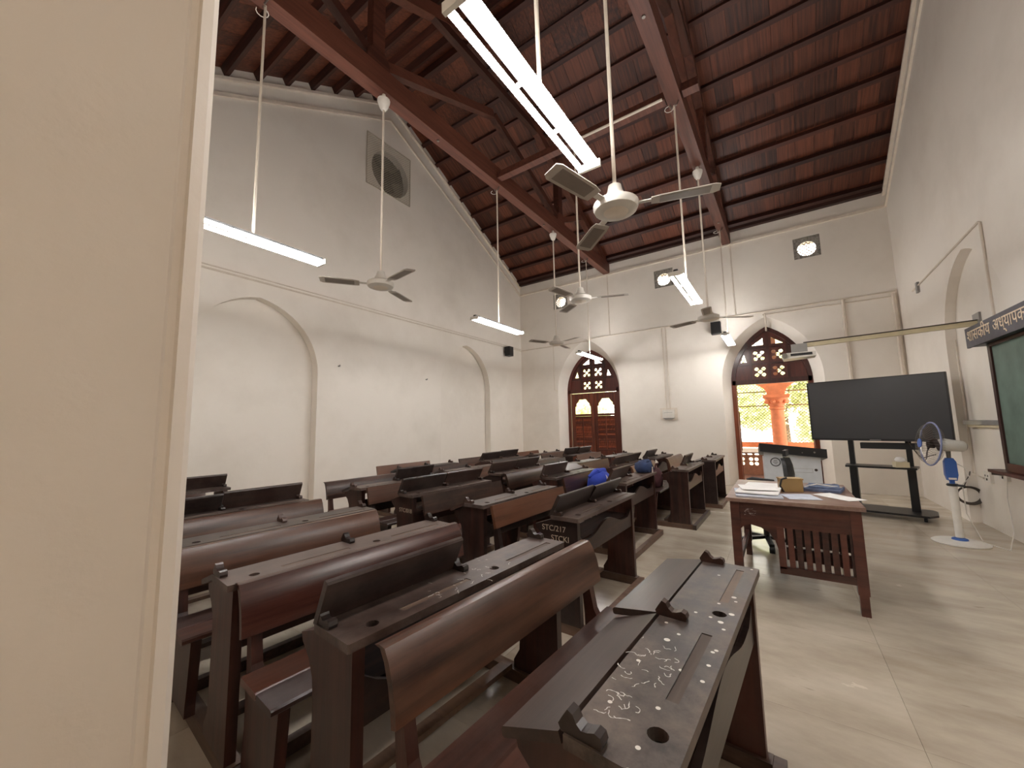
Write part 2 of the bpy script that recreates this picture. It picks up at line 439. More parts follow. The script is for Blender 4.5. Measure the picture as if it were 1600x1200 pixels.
# back wall: thin room face, splayed door reveals, thin outer face
dA = arch(-4.10, .87, 2.25, 3.60, 12); dAi = arch(-4.09, .73, 2.22, 3.34, 12)
dB = arch(-.085, .87, 2.2, 3.50, 12); dBi = arch(-.09, .71, 2.16, 3.34, 12)
vents = [(-4.81, 4.80), (-2.03, 4.80), (.72, 4.79)]
def vsq(cx, cz, h=.215): return [(cx-h, cz-h), (cx+h, cz-h), (cx+h, cz+h), (cx-h, cz+h)]
def back_outer(doors):
    p = [(XL-.2, 0)]
    for d in doors: p += d
    return p + [(2.2, 0), (2.2, 5.75), (XL-.2, 5.75)]
f1 = plate('wall_back', back_outer([dA, dB]), [vsq(*v) for v in vents], .03, 'XZ', YB)
f2 = plate('wall_back', back_outer([dAi, dBi]), [vsq(*v) for v in vents], .14, 'XZ', 9.80)
mb = MB()
for a, b in ((dA, dAi), (dB, dBi)): mb.loft([(x, YB, z) for x, z in a], [(x, 9.81, z) for x, z in b])
for v in vents: mb.loft([(x, YB, z) for x, z in vsq(*v)], [(x, 9.81, z) for x, z in vsq(*v)], True)
wb = ST(O('wall_back', join(f1, f2, mb.mesh('reveal', recalc=False)), 'wall'))

# near wall: the camera stands in its doorway; left jamb is the big pale pillar
mb = MB()
mb.prism([(-6.4,-.35),(-.9,-.35),(-.9,.205),(-.905,.211),(-.902,.222),(-.897,.226),(-.905,.247),(-.93,.262),(-6.4,.262)], 'Z', 0, 6.0)
mb.prism([(1.0,-.35),(3.3,-.35),(3.3,.262),(1.03,.262),(1.0,.23)], 'Z', 0, 6.0)
mb.box(-.9, 1.0, -.35, .25, 4.2, 6.0)
wn = ST(O('wall_front', mb, 'wall_pillar'))
# corridor behind the doorway, closed like the building around it
mb = MB(); mb.box(-3.2, -3.0, -2.4, -.35, 0, 4.6); mb.box(3.0, 3.2, -2.4, -.35, 0, 4.6); mb.box(-3.2, 3.2, -2.6, -2.4, 0, 4.6); mb.box(-3.2, 3.2, -2.6, -.35, 4.4, 4.6)
ST(O('wall_corridor', mb, 'wall'))

# plaster mouldings
ST(O('trim_back', MB().box(XL, XR, YB-.03, YB+.005, 5.21, 5.26), 'trim'))
def sloped_trim(x0, x1, apex, zn, zf, th):
    mb = MB()
    a = (apex[0], apex[1]); n = (.25, zn); f = (YB, zf)
    for p, q in ((n, a), (a, f)):
        mb.add([(x0,p[0],p[1]),(x1,p[0],p[1]),(x1,q[0],q[1]),(x0,q[0],q[1]),(x0,p[0],p[1]+th),(x1,p[0],p[1]+th),(x1,q[0],q[1]+th),(x0,q[0],q[1]+th)],
               [(0,3,2,1),(4,5,6,7),(0,1,5,4),(1,2,6,5),(2,3,7,6),(3,0,4,7)])
    return mb
tl = ST(O('trim_left', sloped_trim(XL-.005, XL+.03, (RY, 7.66), 5.19, 5.21, .06), 'trim'))
ST(O('trim_right', sloped_trim(XR-.03, XR+.005, (RY, 7.66), 5.19, 5.21, .06), 'trim'))
ST(O('trim_left_upper', sloped_trim(XL-.005, XL+.045, (RY, 8.0), 5.40, 5.44, .05), 'trim'))
ST(O('trim_right_upper', sloped_trim(XR-.045, XR+.005, (RY, 8.0), 5.40, 5.44, .05), 'trim'))

# ------------------------------------------------------------------ ceiling: boarded roof, purlins, planks
cl = SE('ceiling')
PIT = .42
far_p = [RY+.44+PIT*k for k in range(11)]; near_p = [RY-.36-.41*k for k in range(12)]
sf = math.atan(.54); sn = math.atan(.585)
pur_me = MB().box(XL-.1, XR+.05, -.035, .035, 0, .13).mesh('purlin'); pur_me.materials.append(MT['purlin'])
for y in far_p: O('purlin', pur_me, None, cl, (0, y, roof_z(y)), (-sf, 0, 0))
for y in near_p: O('purlin', pur_me, None, cl, (0, y, roof_z(y)), (sn, 0, 0))
O('ridge_beam', MB().box(XL-.1, XR+.05, RY-.05, RY+.05, roof_z(RY)-.06, roof_z(RY)+.2), 'purlin', cl)
NPL = 30; PW = (XR-XL+.1)/NPL
BT = .122
bays = list(zip(far_p[:-1], far_p[1:])) + [(far_p[-1], 9.95)]
Lb = PIT/math.cos(sf)
pl_me = MB().box(.002, PW-.002, 0, Lb, 0, .02).mesh('plank'); pl_me.materials.append(MT['plank'])
for y0, y1 in bays[1:]:
    for k in range(NPL):
        O('plank', pl_me, None, cl, (XL-.05+k*PW, y0, roof_z(y0, BT)), (-sf+random.uniform(-.004,.004), 0, 0))
mb = MB()
for y0, y1 in [(RY, far_p[0]), bays[0]]:
    for k in range(NPL):
        mb.box(.002, PW-.002, 0, (y1-y0)/math.cos(sf), 0, .02, Matrix.Translation((XL-.05+k*PW, y0, roof_z(y0, BT))) @ Matrix.Rotation(-sf, 4, 'X'))
ny = [RY] + near_p
for y1, y0 in zip(ny[:-1], ny[1:]):
    for k in range(NPL):
        mb.box(.002, PW-.002, 0, (y1-y0)/math.cos(sn), 0, .02, Matrix.Translation((XL-.05+k*PW, y0, roof_z(y0, BT))) @ Matrix.Rotation(sn, 4, 'X'))
o = O('planks_of_near_slope', mb, 'plank', cl); o['kind'] = 'stuff'
mb = MB()
mb.add([(XL-.3,RY,roof_z(RY,.22)),(2.3,RY,roof_z(RY,.22)),(2.3,10.1,roof_z(10.1,.22)),(XL-.3,10.1,roof_z(10.1,.22)),(XL-.3,RY,roof_z(RY,.3)),(2.3,RY,roof_z(RY,.3)),(2.3,10.1,roof_z(10.1,.3)),(XL-.3,10.1,roof_z(10.1,.3))],
       [(0,3,2,1),(4,5,6,7),(0,1,5,4),(1,2,6,5),(2,3,7,6),(3,0,4,7)])
mb.add([(XL-.3,RY,roof_z(RY,.22)),(2.3,RY,roof_z(RY,.22)),(2.3,-.5,roof_z(-.5,.22)),(XL-.3,-.5,roof_z(-.5,.22)),(XL-.3,RY,roof_z(RY,.3)),(2.3,RY,roof_z(RY,.3)),(2.3,-.5,roof_z(-.5,.3)),(XL-.3,-.5,roof_z(-.5,.3))],
       [(0,3,2,1),(4,5,6,7),(0,1,5,4),(1,2,6,5),(2,3,7,6),(3,0,4,7)])
O('roof_deck', mb, 'purlin', cl)
O('wall_plate', MB().box(XL-.1, XR+.05, YB-.10, YB+.02, 5.50, 5.68), 'purlin', cl)

# ------------------------------------------------------------------ trusses
def truss(x, label):
    t = E('roof_truss', label, 'roof truss', (x, YB, 0), math.radians(-1.05), 'queen post trusses under the roof')
    y0, y1, ym = -9.35, .0, RY-YB
    O('tie_beam', MB().box(-.08, .08, y0, y1, 5.24, 5.52), 'truss', t)
    ra, rb = 7.74, 5.56
    rz = lambda q: rb + (ra-rb)*(1-abs(q)/4.75)          # rafter axis height at distance q from the ridge
    for sgn, ye in ((1, y1-.12), (-1, y0+.1)):
        yq = ym+sgn*2.2
        O('principal_rafter', MB().bar((0, ye, rb-.02), (0, ym+sgn*.02, ra), .12, .18), 'truss', t)
        O('queen_post', MB().box(-.06, .06, yq-.08, yq+.08, 5.52, rz(2.2)-.05), 'truss', t)
        O('queen_post_foot', MB().prism([(yq-.15,5.50),(yq+.15,5.50),(yq+.15,5.62),(yq+.08,5.72),(yq-.08,5.72),(yq-.15,5.62)], 'X', -.065, .065), 'truss', t)
        O('inner_brace', MB().bar((0, yq-sgn*.08, 5.60), (0, ym+sgn*.02, 6.45), .10, .12), 'truss', t)
        O('outer_strut', MB().bar((0, yq+sgn*.08, 5.62), (0, yq+sgn*1.15, rz(3.35)-.04), .10, .11), 'truss', t)
    O('collar_beam', MB().box(-.05, .05, ym-1.42, ym+1.42, 7.00, 7.12), 'truss', t)
    for y in (-1.2, -3.2, -6.0):
        O('bolt', MB().tube([(0, y, 5.225), (0, y, 5.26)], .018, 8), 'steel', t)
    return t
truss(-3.43, 'dark red wooden queen post truss nearer the wall with the exhaust fan')
truss(-.665, 'dark red wooden queen post truss nearer the blackboard wall')
tie = E('longitudinal_tie', 'brown timber tie joining the two roof trusses below the ridge', 'timber', (0, 4.74, 0))
O('timber', MB().box(-3.42, -.86, -.06, .06, 5.30, 5.40), 'truss', tie)
O('timber_end', MB().box(-.66, -.48, -.06, .06, 5.30, 5.40), 'truss', tie)
tag(O('conduit', MB().tube([(-2.05, 4.66, 5.29), (-.88, 4.66, 5.29)], .017, 8), 'conduit'), 'pale conduit running along the timber tie between the trusses', 'conduit')

# ------------------------------------------------------------------ doors in the back wall
def quatre(cx, cz, s):
    hs = [circ(cx, cz, s*.34, 14)]
    for k in range(4):
        a = PI/4+k*PI/2
        hs.append(circ(cx+s*.72*math.cos(a), cz+s*.72*math.sin(a), s*.31, 14))
    return hs
def transom(cx, a, zs, za, open_lower):
    out = arch(cx, a, zs, za, 12, z0=zs)
    out = out[1:-1]
    holes = []
    for sx in (-.165, .165):
        for cz in (2.39, 2.74): holes += quatre(cx+sx, cz, .125)
        holes.append([(cx+sx*.45, 2.97), (cx+sx*1.75, 2.97), (cx+sx*.45, 3.12)])
        s = 1 if sx > 0 else -1
        holes.append([(cx+s*.40, 2.62), (cx+s*.52, 2.62), (cx+s*.44, 2.80)])
    return plate('transom_panel', out, holes, .04, 'XZ', 0)
def door(name, cx, zs, za, a):
    d = SE(name, (0, 9.82, 0))
    O('transom_panel', transom(cx, a, zs, za, True), 'door_dark', d)
    mb = MB()
    mb.box(cx-a, cx+a, -.04, .08, zs-.03, zs+.07)               # transom rail
    O('transom_rail', mb, 'door_dark', d)
    mb = MB()
    for x in (-.335, 0, .335): mb.box(cx+x-.025, cx+x+.025, -.025, .0, zs+.07, za-.28 if x else za-.08)
    for z in (2.565, 2.915): mb.box(cx-a*.88, cx+a*.88, -.022, .0, z-.022, z+.022)
    O('transom_moulding', mb, 'door_dark', d)
    ao = arch(cx, a+.02, zs, za+.02, 12, zs); ai = arch(cx, a-.06, zs, za-.07, 12, zs)
    mb = MB()
    A = [(x, -.04, z) for x, z in ao]; B = [(x, -.04, z) for x, z in ai]
    A2 = [(x, .06, z) for x, z in ao]; B2 = [(x, .06, z) for x, z in ai]
    mb.loft(A, B); mb.loft(B, B2); mb.loft(B2, A2)
    O('arch_frame', mb, 'door_dark', d)
    for s in (-1, 1):
        x0, x1 = sorted((cx+s*(a+.02), cx+s*(a-.06)))
        O('jamb', MB().box(x0, x1, -.04, .08, 0, zs), 'door', d)
    return d
DA = door('door_1', -4.09, 2.22, 3.34, .72)
DB = door('door_2', -.09, 2.16, 3.34, .70)
# closed shutters of door 1: panelled leaves with shaped lights and louvres
def leaf(d, cx, wd, M=None, glass=True):
    h = 2.18; x0, x1 = cx-wd/2, cx+wd/2
    lx0, lx1 = x0+.10, x1-.08
    top = [(lx0, 1.62), (lx1, 1.62), (lx1, 1.82), (lx1-.03, 1.84), (lx1-.035, 1.90), (lx1-.09, 1.96), (lx1-.13, 2.02), (lx0+.13, 2.02), (lx0+.09, 1.96), (lx0+.035, 1.90), (lx0+.03, 1.84), (lx0, 1.82)]
    lou = [(lx0, .66), (lx1, .66), (lx1, 1.56), (lx0, 1.56)]
    me = plate('leaf', [(x0, .01), (x1, .01), (x1, h), (x0, h)], [top, lou], .04, 'XZ', 0)
    lf = O('shutter_leaf', me, 'door', d)
    if M is not None: lf.matrix_local = M
    sl = MB().box(lx0, lx1, -.006, .006, -.04, .04).mesh('louvre'); sl.materials.append(MT['door'])
    for k in range(14):
        O('louvre', sl, None, lf, (0, .02, .69+k*.064), (math.radians(-38), 0, 0))
    O('louvre_rod', MB().box((lx0+lx1)/2-.012, (lx0+lx1)/2+.012, -.028, -.008, .68, 1.54), 'door', lf)
    return lf
leaf(DA, -4.09-.325, .64); leaf(DA, -4.09+.325, .64)
O('meeting_stile', MB().box(-4.12, -4.06, -.03, .0, .01, 2.17), 'door', DA)
# open leaves of door 2 folded back into the verandah
leaf(DB, 0, .62, Matrix.Translation((-.72, .10, 0)) @ Matrix.Rotation(math.radians(97), 4, 'Z') @ Matrix.Translation((.31, 0, 0)))
leaf(DB, 0, .62, Matrix.Translation((.58, .10, 0)) @ Matrix.Rotation(math.radians(86), 4, 'Z') @ Matrix.Translation((.31, 0, 0)))

# round ventilators
for (x, z), nm in zip(vents, ('the leftmost', 'the middle one', 'the rightmost, above the television')):
    v = E('ventilator', 'square grey stone ventilator with a round meshed hole, '+nm, 'ventilator', (x, YB+.02, z), 0, 'round ventilators high on the back wall')
    O('stone_panel', plate('stone_panel', vsq(0, 0, .215), [circ(0, -.02, .15, 24)], .03, 'XZ', .0), 'granite', v)
    mb = MB()
    for k in range(-4, 5):
        c = k*.05; L_ = math.sqrt(max(.0, .15**2-c*c/1.0)) if abs(c) < .15 else 0
        if L_ < .02: continue
        q = math.sqrt(.5)
        mb.bar((q*c-q*L_, .03, q*c+q*L_-.03), (q*c+q*L_, .03, q*c-q*L_-.03), .014, .012)
        mb.bar((q*c-q*L_, .034, -q*c-q*L_-.03), (q*c+q*L_, .034, -q*c+q*L_-.03), .014, .012)
    O('mesh', mb, 'gold', v)

# ------------------------------------------------------------------ outside: verandah, column, railing, screens, trees
ST(O('floor_verandah', MB().box(-8, 5, 9.95, 12.0, -.2, -.01), 'brown_stone'))
ST(O('ground', MB().box(-30, 30, 12.0, 60, -3.2, -3.0), 'earth'))
ST(O('roof_verandah', MB().box(-8, 5, 9.95, 12.1, 4.15, 4.25), 'purlin'))
colm = E('verandah_column', 'red sandstone column with carved capital seen through the open arched door', 'column', (-.02, 11.55, 0))
O('shaft', MB().lathe([(.20,0),(.20,.12),(.155,.18),(.15,.4),(.14,1.60),(.17,1.62),(.17,1.66),(.14,1.68)], 20), 'sandstone', colm, smooth=True)
mb = MB().lathe([(.145,1.68),(.17,1.74),(.20,1.80),(.24,1.86),(.25,1.90)], 20)
for k in range(10):
    a = 2*PI*k/10
    mb.lathe([(.0,0),(.05,.02),(.06,.06),(.03,.10),(.0,.11)], 8, Matrix.Translation((.205*math.cos(a), .205*math.sin(a), 1.75)))
O('capital', mb, 'sandstone', colm, smooth=True)
O('abacus', MB().box(-.27,.27,-.27,.27,1.90,1.97), 'sandstone', colm)
mb = MB()
prof = [(.18,1.97),(.195,2.06),(.25,2.15),(.36,2.24),(.48,2.30),(.48,2.42),(-.48,2.42),(-.48,2.30),(-.36,2.24),(-.25,2.15),(-.195,2.06),(-.18,1.97)]
mb.prism(prof, 'Y', -.18, .18)
O('impost', mb, 'sandstone', colm)
O('post', MB().box(-.09,.09,-.09,.09,2.42,4.15), 'brown_stone', colm)
# neighbouring columns that carry the same arcade
for side, xa, xb in (('left', -7.0, -.24), ('right', .20, 4.0)):
    rl = E('balustrade', 'pierced brown stone balustrade with white coping, bay %s of the verandah column' % side, 'balustrade', (0, 11.55, 0))
    holes = []
    for k in range(-22, 13):
        cx = -.60+k*.30
        if cx-.16 < xa or cx+.16 > xb: continue
        for dx, dz in ((-.058, -.055), (.058, -.055), (-.058, .055), (.058, .055)): holes.append(circ(cx+dx, .33+dz, .045, 12))
        for dx in (-.075, .075): holes.append(circ(cx+dx, .505, .06, 10, 1, .35))
    O('pierced_panel', plate('pierced_panel', [(xa, 0), (xb, 0), (xb, .56), (xa, .56)], holes, .1, 'XZ', -.05), 'brown_stone', rl)
    O('coping', MB().box(xa, xb, -.12, .12, .56, .66), 'marble', rl)
sc = E('mesh_screen', 'diamond wire mesh screen with red frame above the verandah balustrade', 'screen', (0, 11.85, 0))
O('sill_rail', MB().box(-7, 4, -.05, .05, .66, .80), 'sandstone', sc)
for z in (1.72, 2.08): O('cross_rail', MB().box(-3.0, 3.0, -.015, .015, z-.012, z+.012), 'brown_stone', sc)
mb = MB(); X0, X1, Z0, Z1 = -3.0, 2.6, .8, 3.2
st = .075
for sgn in (1, -1):
    c = X0-(Z1-Z0)
    while c < X1+(Z1-Z0):
        pts = []
        za, zb = Z0, Z1
        xa = c if sgn > 0 else c+(Z1-Z0); xb = c+(Z1-Z0) if sgn > 0 else c
        # clip
        def at(t): return (xa+(xb-xa)*t, za+(zb-za)*t)
        t0, t1 = 0.0, 1.0
        dx = xb-xa
        for bound, side in ((X0, 1), (X1, -1)):
            tt = (bound-xa)/dx
            if (dx > 0) == (side > 0): t0 = max(t0, tt)
            else: t1 = min(t1, tt)
        if t1-t0 > .01:
            p, q = at(t0), at(t1)
            mb.bar((p[0], .01*sgn, p[1]), (q[0], .01*sgn, q[1]), .016 if sgn < 0 else .006, .012)
        c += st
o = O('wire_mesh', mb, 'mesh_wire', sc); o['kind'] = 'stuff'
def tree(x, y, h, cr, n, label, seed):
    rnd = random.Random(seed)
    t = E('tree', label, 'tree', (x, y, -3.0), 0, 'trees beyond the verandah')
    O('trunk', MB().tube([(0,0,0),(.1,0,h*.3),(.05,.1,h*.55),(.2,.1,h*.8)], [.2,.16,.12,.06], 8), 'bark', t)
    mb = MB()
    blobs = [(rnd.uniform(-cr*.6,cr*.6), rnd.uniform(-cr*.6,cr*.6), h*.72+rnd.uniform(-h*.3,h*.22), rnd.uniform(.4,.65)*cr) for _ in range(9)]
    for _ in range(n):
        bx, by, bz, br = rnd.choice(blobs)
        d = Vector((rnd.gauss(0,1), rnd.gauss(0,1), rnd.gauss(0,1))).normalized()*br*rnd.uniform(.55,1)
        c = Vector((bx,by,bz))+d; s = rnd.uniform(.12,.26)
        u = Vector((rnd.gauss(0,1), rnd.gauss(0,1), rnd.gauss(0,1))).normalized(); v = u.orthogonal().normalized()
        mb.add([c-u*s, c+v*s*.45, c+u*s, c-v*s*.45], [(0,1,2,3)])
    o = O('foliage', mb.mesh('foliage', recalc=False), 'leaf', t); o['kind'] = 'stuff'
tree(-3.0, 17.2, 7.2, 2.1, 6500, 'yellow green tree left of the verandah column, beyond the mesh', 1)
tree(.2, 23.5, 8.6, 2.9, 6500, 'yellow green tree straight behind the verandah column', 2)
tree(3.0, 17.2, 6.8, 2.1, 6500, 'yellow green tree right of the verandah column, beyond the mesh', 3)
tree(-10.5, 20.0, 7.8, 2.9, 6500, 'tree seen through the lights of the closed shutters', 4)

# ------------------------------------------------------------------ conduits and wall fittings
def conduit(pts, r, label, mat='conduit'): return tag(O('conduit', MB().tube(pts, r, 6), mat), label, 'conduit')
YC = YB-.014
conduit([(XL+.02, YC, 3.54), (-3.98, YC, 3.54), (-3.94, YC, 3.60), (1.90, YC, 3.62)], .014, 'long horizontal conduit across the back wall above both doors')
conduit([(-.12, YC, 3.54), (1.86, YC, 3.53)], .012, 'lower short horizontal conduit right of the open arched door')
conduit([(XL+.014, .3, 3.53), (XL+.014, YB-.02, 3.53)], .014, 'lower horizontal conduit along the gable wall above the niches')
conduit([(XL+.014, .3, 3.58), (XL+.014, YB-.02, 3.58)], .010, 'thin upper cable beside the gable wall conduit')
conduit([(-5.07, YC, 3.53), (-5.07, YC, 2.30), (-4.97, YC, 2.28)], .010, 'conduit dropping left of the closed shuttered door')
conduit([(-3.42, YC, 5.22), (-3.42, YC, 3.62)], .012, 'vertical conduit below the left truss end on the back wall')
conduit([(-.60, YC, 5.22), (-.60, YC, 3.64)], .014, 'vertical conduit below the right truss end on the back wall')
conduit([(-2.14, YC, 3.59), (-2.14, YC, 1.64)], .010, 'left one of two conduits running down to the white wireless box')
conduit([(-2.06, YC, 3.59), (-2.06, YC, 1.64)], .010, 'right one of two conduits running down to the white wireless box')
conduit([(-.08, YC-.02, 3.56), (-.08, YB+.05, 3.30), (-.08, 9.77, 3.26)], .018, 'short white conduit at the crown of the open arched door')
conduit([(1.17, YC, 3.60), (1.17, YC, 1.2)], .026, 'thick vertical conduit on the back wall behind the television')
conduit([(1.87, YC-.01, 3.58), (1.87, YC-.01, .9)], .034, 'thick vertical pipe in the corner right of the television')
conduit([(XR-.012, 8.6, 3.36), (XR-.012, 6.10, 3.42), (XR-.012, 6.06, 3.40), (XR-.012, 6.06, 2.30)], .012, 'conduit along the blackboard wall dropping to the lettered sign')
conduit([(1.985, 7.42, 2.35), (1.985, 7.42, 1.2), (1.985, 7.46, .62), (1.985, 7.16, .60)], .009, 'thin cable dropping in the niche to the double socket', 'conduit')
jb = tag(O('junction_box', MB().box(XR-.03, XR, 8.28, 8.36, 3.26, 3.42), 'grey_metal'), 'small dark junction box on the blackboard wall near the corner', 'box')

ap = E('wireless_box', 'white wireless access point on a square plate on the back wall', 'router', (-2.10, YB, 1.54))
O('back_plate', MB().box(-.19,.19,-.012,0,-.14,.14), 'trim', ap)
me = MB().box(-.13,.13,-.07,-.012,-.09,.10).mesh('casing'); O('casing', me, 'white_plastic', ap)
O('antenna_band', MB().box(-.09,.09,-.074,-.07,.03,.036), 'grey_metal', ap)
O('underside', MB().prism([(-.13,-.09),(.13,-.09),(.07,-.13),(-.07,-.13)], 'Y', -.06, -.012), 'grey_metal', ap)
def speaker(loc, rz, label):
    s = E('wall_speaker', label, 'speaker', loc, rz, 'black wall speakers')
    O('bracket', MB().box(-.03,.03,-.06,0,-.04,.04), 'black_metal', s)
    me = MB().box(-.095,.095,-.22,-.06,-.13,.13).mesh('cabinet'); O('cabinet', me, 'black', s)
    O('grille', MB().box(-.085,.085,-.228,-.22,-.12,.12), 'black_metal', s)
speaker((-.98, YB, 3.37), .0, 'small black speaker on the back wall beside the open arched door')
speaker((XL, 8.66, 3.39), PI/2, 'small black speaker on the gable wall near the back corner')
for y, z in ((3.72, 2.42), (5.72, 2.36)):
    tag(O('wall_hook', MB().tube([(XL, y, z), (XL+.04, y, z), (XL+.04, y, z+.02)], .012, 6), 'grey_metal'),
        'tiny hook on the gable wall between the niches, '+('nearer the large near niche' if y < 5 else 'nearer the far niche'), 'hook')

ex = E('exhaust_fan', 'old exhaust fan behind square wire mesh high in the gable wall', 'fan', (XL, 4.70, 6.57))
O('hole_shade_disc', MB().lathe([(.0,-.158),(.46,-.158),(.46,-.152),(.0,-.152)], 28, Matrix.Translation((0,.04,-.07)) @ Matrix.Rotation(PI/2, 4, 'Y')), 'dark_hole', ex)  # disc coloured dark to stand for the dim open hole behind the blades
mb = MB()
for k in range(3):
    a = k*2*PI/3+1.0
    Mx = Matrix.Translation((-.10, .04, -.07)) @ Matrix.Rotation(a, 4, 'X') @ Matrix.Rotation(.5, 4, 'Z')
    O('blade', MB().add([(0,-.03,.04),(0,.05,.04),(0,.27,.20),(0,.26,.33),(0,.04,.41),(0,-.15,.32),(.012,-.03,.04),(.012,.05,.04),(.012,.27,.20),(.012,.26,.33),(.012,.04,.41),(.012,-.15,.32)],
        [(0,1,2,3,4,5),(11,10,9,8,7,6),(0,6,7,1),(1,7,8,2),(2,8,9,3),(3,9,10,4),(4,10,11,5),(5,11,6,0)], Mx), 'fan_brown', ex)
O('hub', MB().lathe([(.0,-.05),(.09,-.05),(.09,.05),(.0,.06)], 16, Matrix.Translation((-.10,.04,-.07)) @ Matrix.Rotation(PI/2, 4, 'Y')), 'fan_brown', ex, smooth=True)
mb = MB(); h = .53
for sgn in (1, -1):
    c = -2*h
    while c < 2*h:
        ya, yb = max(-h, c-h), min(h, c+h)
        # line z = sgn*(y - c)
        if yb-ya > .02: mb.bar((.012+.004*sgn, ya, sgn*(ya-c)), (.012+.004*sgn, yb, sgn*(yb-c)), .005, .005, (1,0,0))
        c += .05
for a, b in (((-h,-h),(h,-h)),((h,-h),(h,h)),((h,h),(-h,h)),((-h,h),(-h,-h))): mb.bar((.012,a[0],a[1]),(.012,b[0],b[1]),.014,.014,(1,0,0))
o = O('wire_mesh', mb, 'mesh_light', ex)

# ------------------------------------------------------------------ lights and ceiling fans
def light(x, y, z, label, sw=0.0, hang=5.24, tilt=0.0):
    t = E('tube_light', label, 'light', (x, y, z), math.radians(sw), 'hanging twin tube lights')
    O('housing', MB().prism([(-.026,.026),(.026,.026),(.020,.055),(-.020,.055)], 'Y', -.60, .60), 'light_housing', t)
    for s in (-1, 1):
        P = circ(s*.052, .003, .0155, 10)
        O('tube', MB().prism(P, 'Y', -.59, .59), 'tube', t)
    for yy in (-.605, .605): O('end_cap', MB().box(-.072,.072,yy-.01,yy+.01,-.013,.03), 'white_plastic', t)
    for yy in (-.15, .22): O('clip', MB().box(-.04,.04,yy-.008,yy+.008,.010,.026), 'white_plastic', t)
    t.rotation_euler = (math.radians(tilt), 0, math.radians(sw))
    L_ = hang-z
    O('rod', MB().tube([(0,0,.045),(0,0,L_-.05)], .0115, 8), 'conduit', t)
    O('hook', MB().tube([(-.05,0,L_-.02),(-.03,.02,L_-.07),(.0,.0,L_-.06),(.03,-.02,L_-.07),(.05,0,L_-.01)], .009, 6), 'steel', t)
    O('wire_loop', MB().tube([(-.06+.05*math.cos(a), .05*math.sin(a), L_-.07) for a in [k*.6 for k in range(9)]], .004, 5), 'white_plastic', t)
light(-3.56, 1.34, 2.955, 'bright twin tube light partly hidden behind the pale pillar')
light(-3.52, 4.80, 2.90, 'bright twin tube light hanging in front of the far gable niche')
light(-3.46, 8.22, 2.885, 'bright twin tube light hanging in front of the closed shuttered door')
light(-.858, 1.55, 2.93, 'largest, nearest twin tube light at the top of the view', tilt=1.5)
light(1.62, 3.2, 2.93, 'twin tube light added out of view on the right to light the blackboard wall')  # unseen fitting, added to brighten the right wall
light(-.76, 4.72, 2.86, 'bright twin tube light hanging between two round ventilators')
light(-.70, 8.55, 2.93, 'smallest twin tube light just left of the open arched door')

def cfan(x, y, z, azs, label, hang=5.24, cup=True):
    f = E('ceiling_fan', label, 'ceiling fan', (x, y, z), 0, 'ceiling fans on long rods')
    O('motor', MB().lathe([(.0,-.035),(.10,-.035),(.135,-.022),(.145,.0),(.145,.022),(.12,.04),(.05,.048),(.0,.048)], 28), 'white_metal', f, smooth=True)
    O('motor_ring', MB().lathe([(.0,-.038),(.075,-.038),(.08,-.034),(.0,-.034)], 24), 'trim', f, smooth=True)
    O('cover', MB().lathe([(.075,.048),(.07,.07),(.05,.11),(.042,.15),(.02,.16)], 18), 'white_metal', f, smooth=True)
    L_ = hang-z
    O('rod', MB().tube([(0,0,.14),(0,0,L_-.12)], .013, 8), 'conduit', f)
    if cup: O('canopy_cup', MB().lathe([(.025,L_-.20),(.045,L_-.17),(.07,L_-.10),(.072,L_-.07),(.03,L_-.06),(.02,L_)], 14), 'white_plastic', f, smooth=True)
    else: O('hook', MB().tube([(0,0,L_-.12),(0,.03,L_-.05),(0,0,L_)], .012, 6), 'steel', f)
    bl = [(.22,-.055),(.28,-.065),(.58,-.068),(.61,-.05),(.615,.045),(.58,.062),(.28,.058),(.22,.045)]
    for a in azs:
        b = O('blade', MB().prism(bl, 'Z', -.003, .003, Matrix.Rotation(.14, 4, 'X')), 'fan_blade', f, rot=(0,0,math.radians(a)))
        O('stripe', MB().prism([(.27,-.045),(.56,-.048),(.56,.044),(.27,.040)], 'Z', -.0045, -.0032, Matrix.Rotation(.14, 4, 'X')), 'fan_stripe', b)
        O('blade_arm', MB().box(.11,.27,-.02,.02,.002,.008, Matrix.Rotation(.14, 4, 'X')), 'white_metal', b)
cfan(-3.53, 2.60, 2.93, (-125, -8, 110), 'white ceiling fan in front of the exhaust opening, nearest the pillar')
cfan(-.775, 2.37, 2.755, (15, 135, 255), 'nearest white ceiling fan under the boarded roof, blades over the beam')
cfan(-2.05, 4.63, 3.0, (20, 140, 260), 'white ceiling fan hanging from the middle of the timber tie', hang=5.30, cup=False)
cfan(-3.47, 6.62, 2.93, (-116, -20, 95), 'white ceiling fan in the far corner under the leftmost ventilator')
cfan(-.74, 6.22, 2.86, (30, 158, 275), 'white ceiling fan on the right truss in front of the wall speaker')

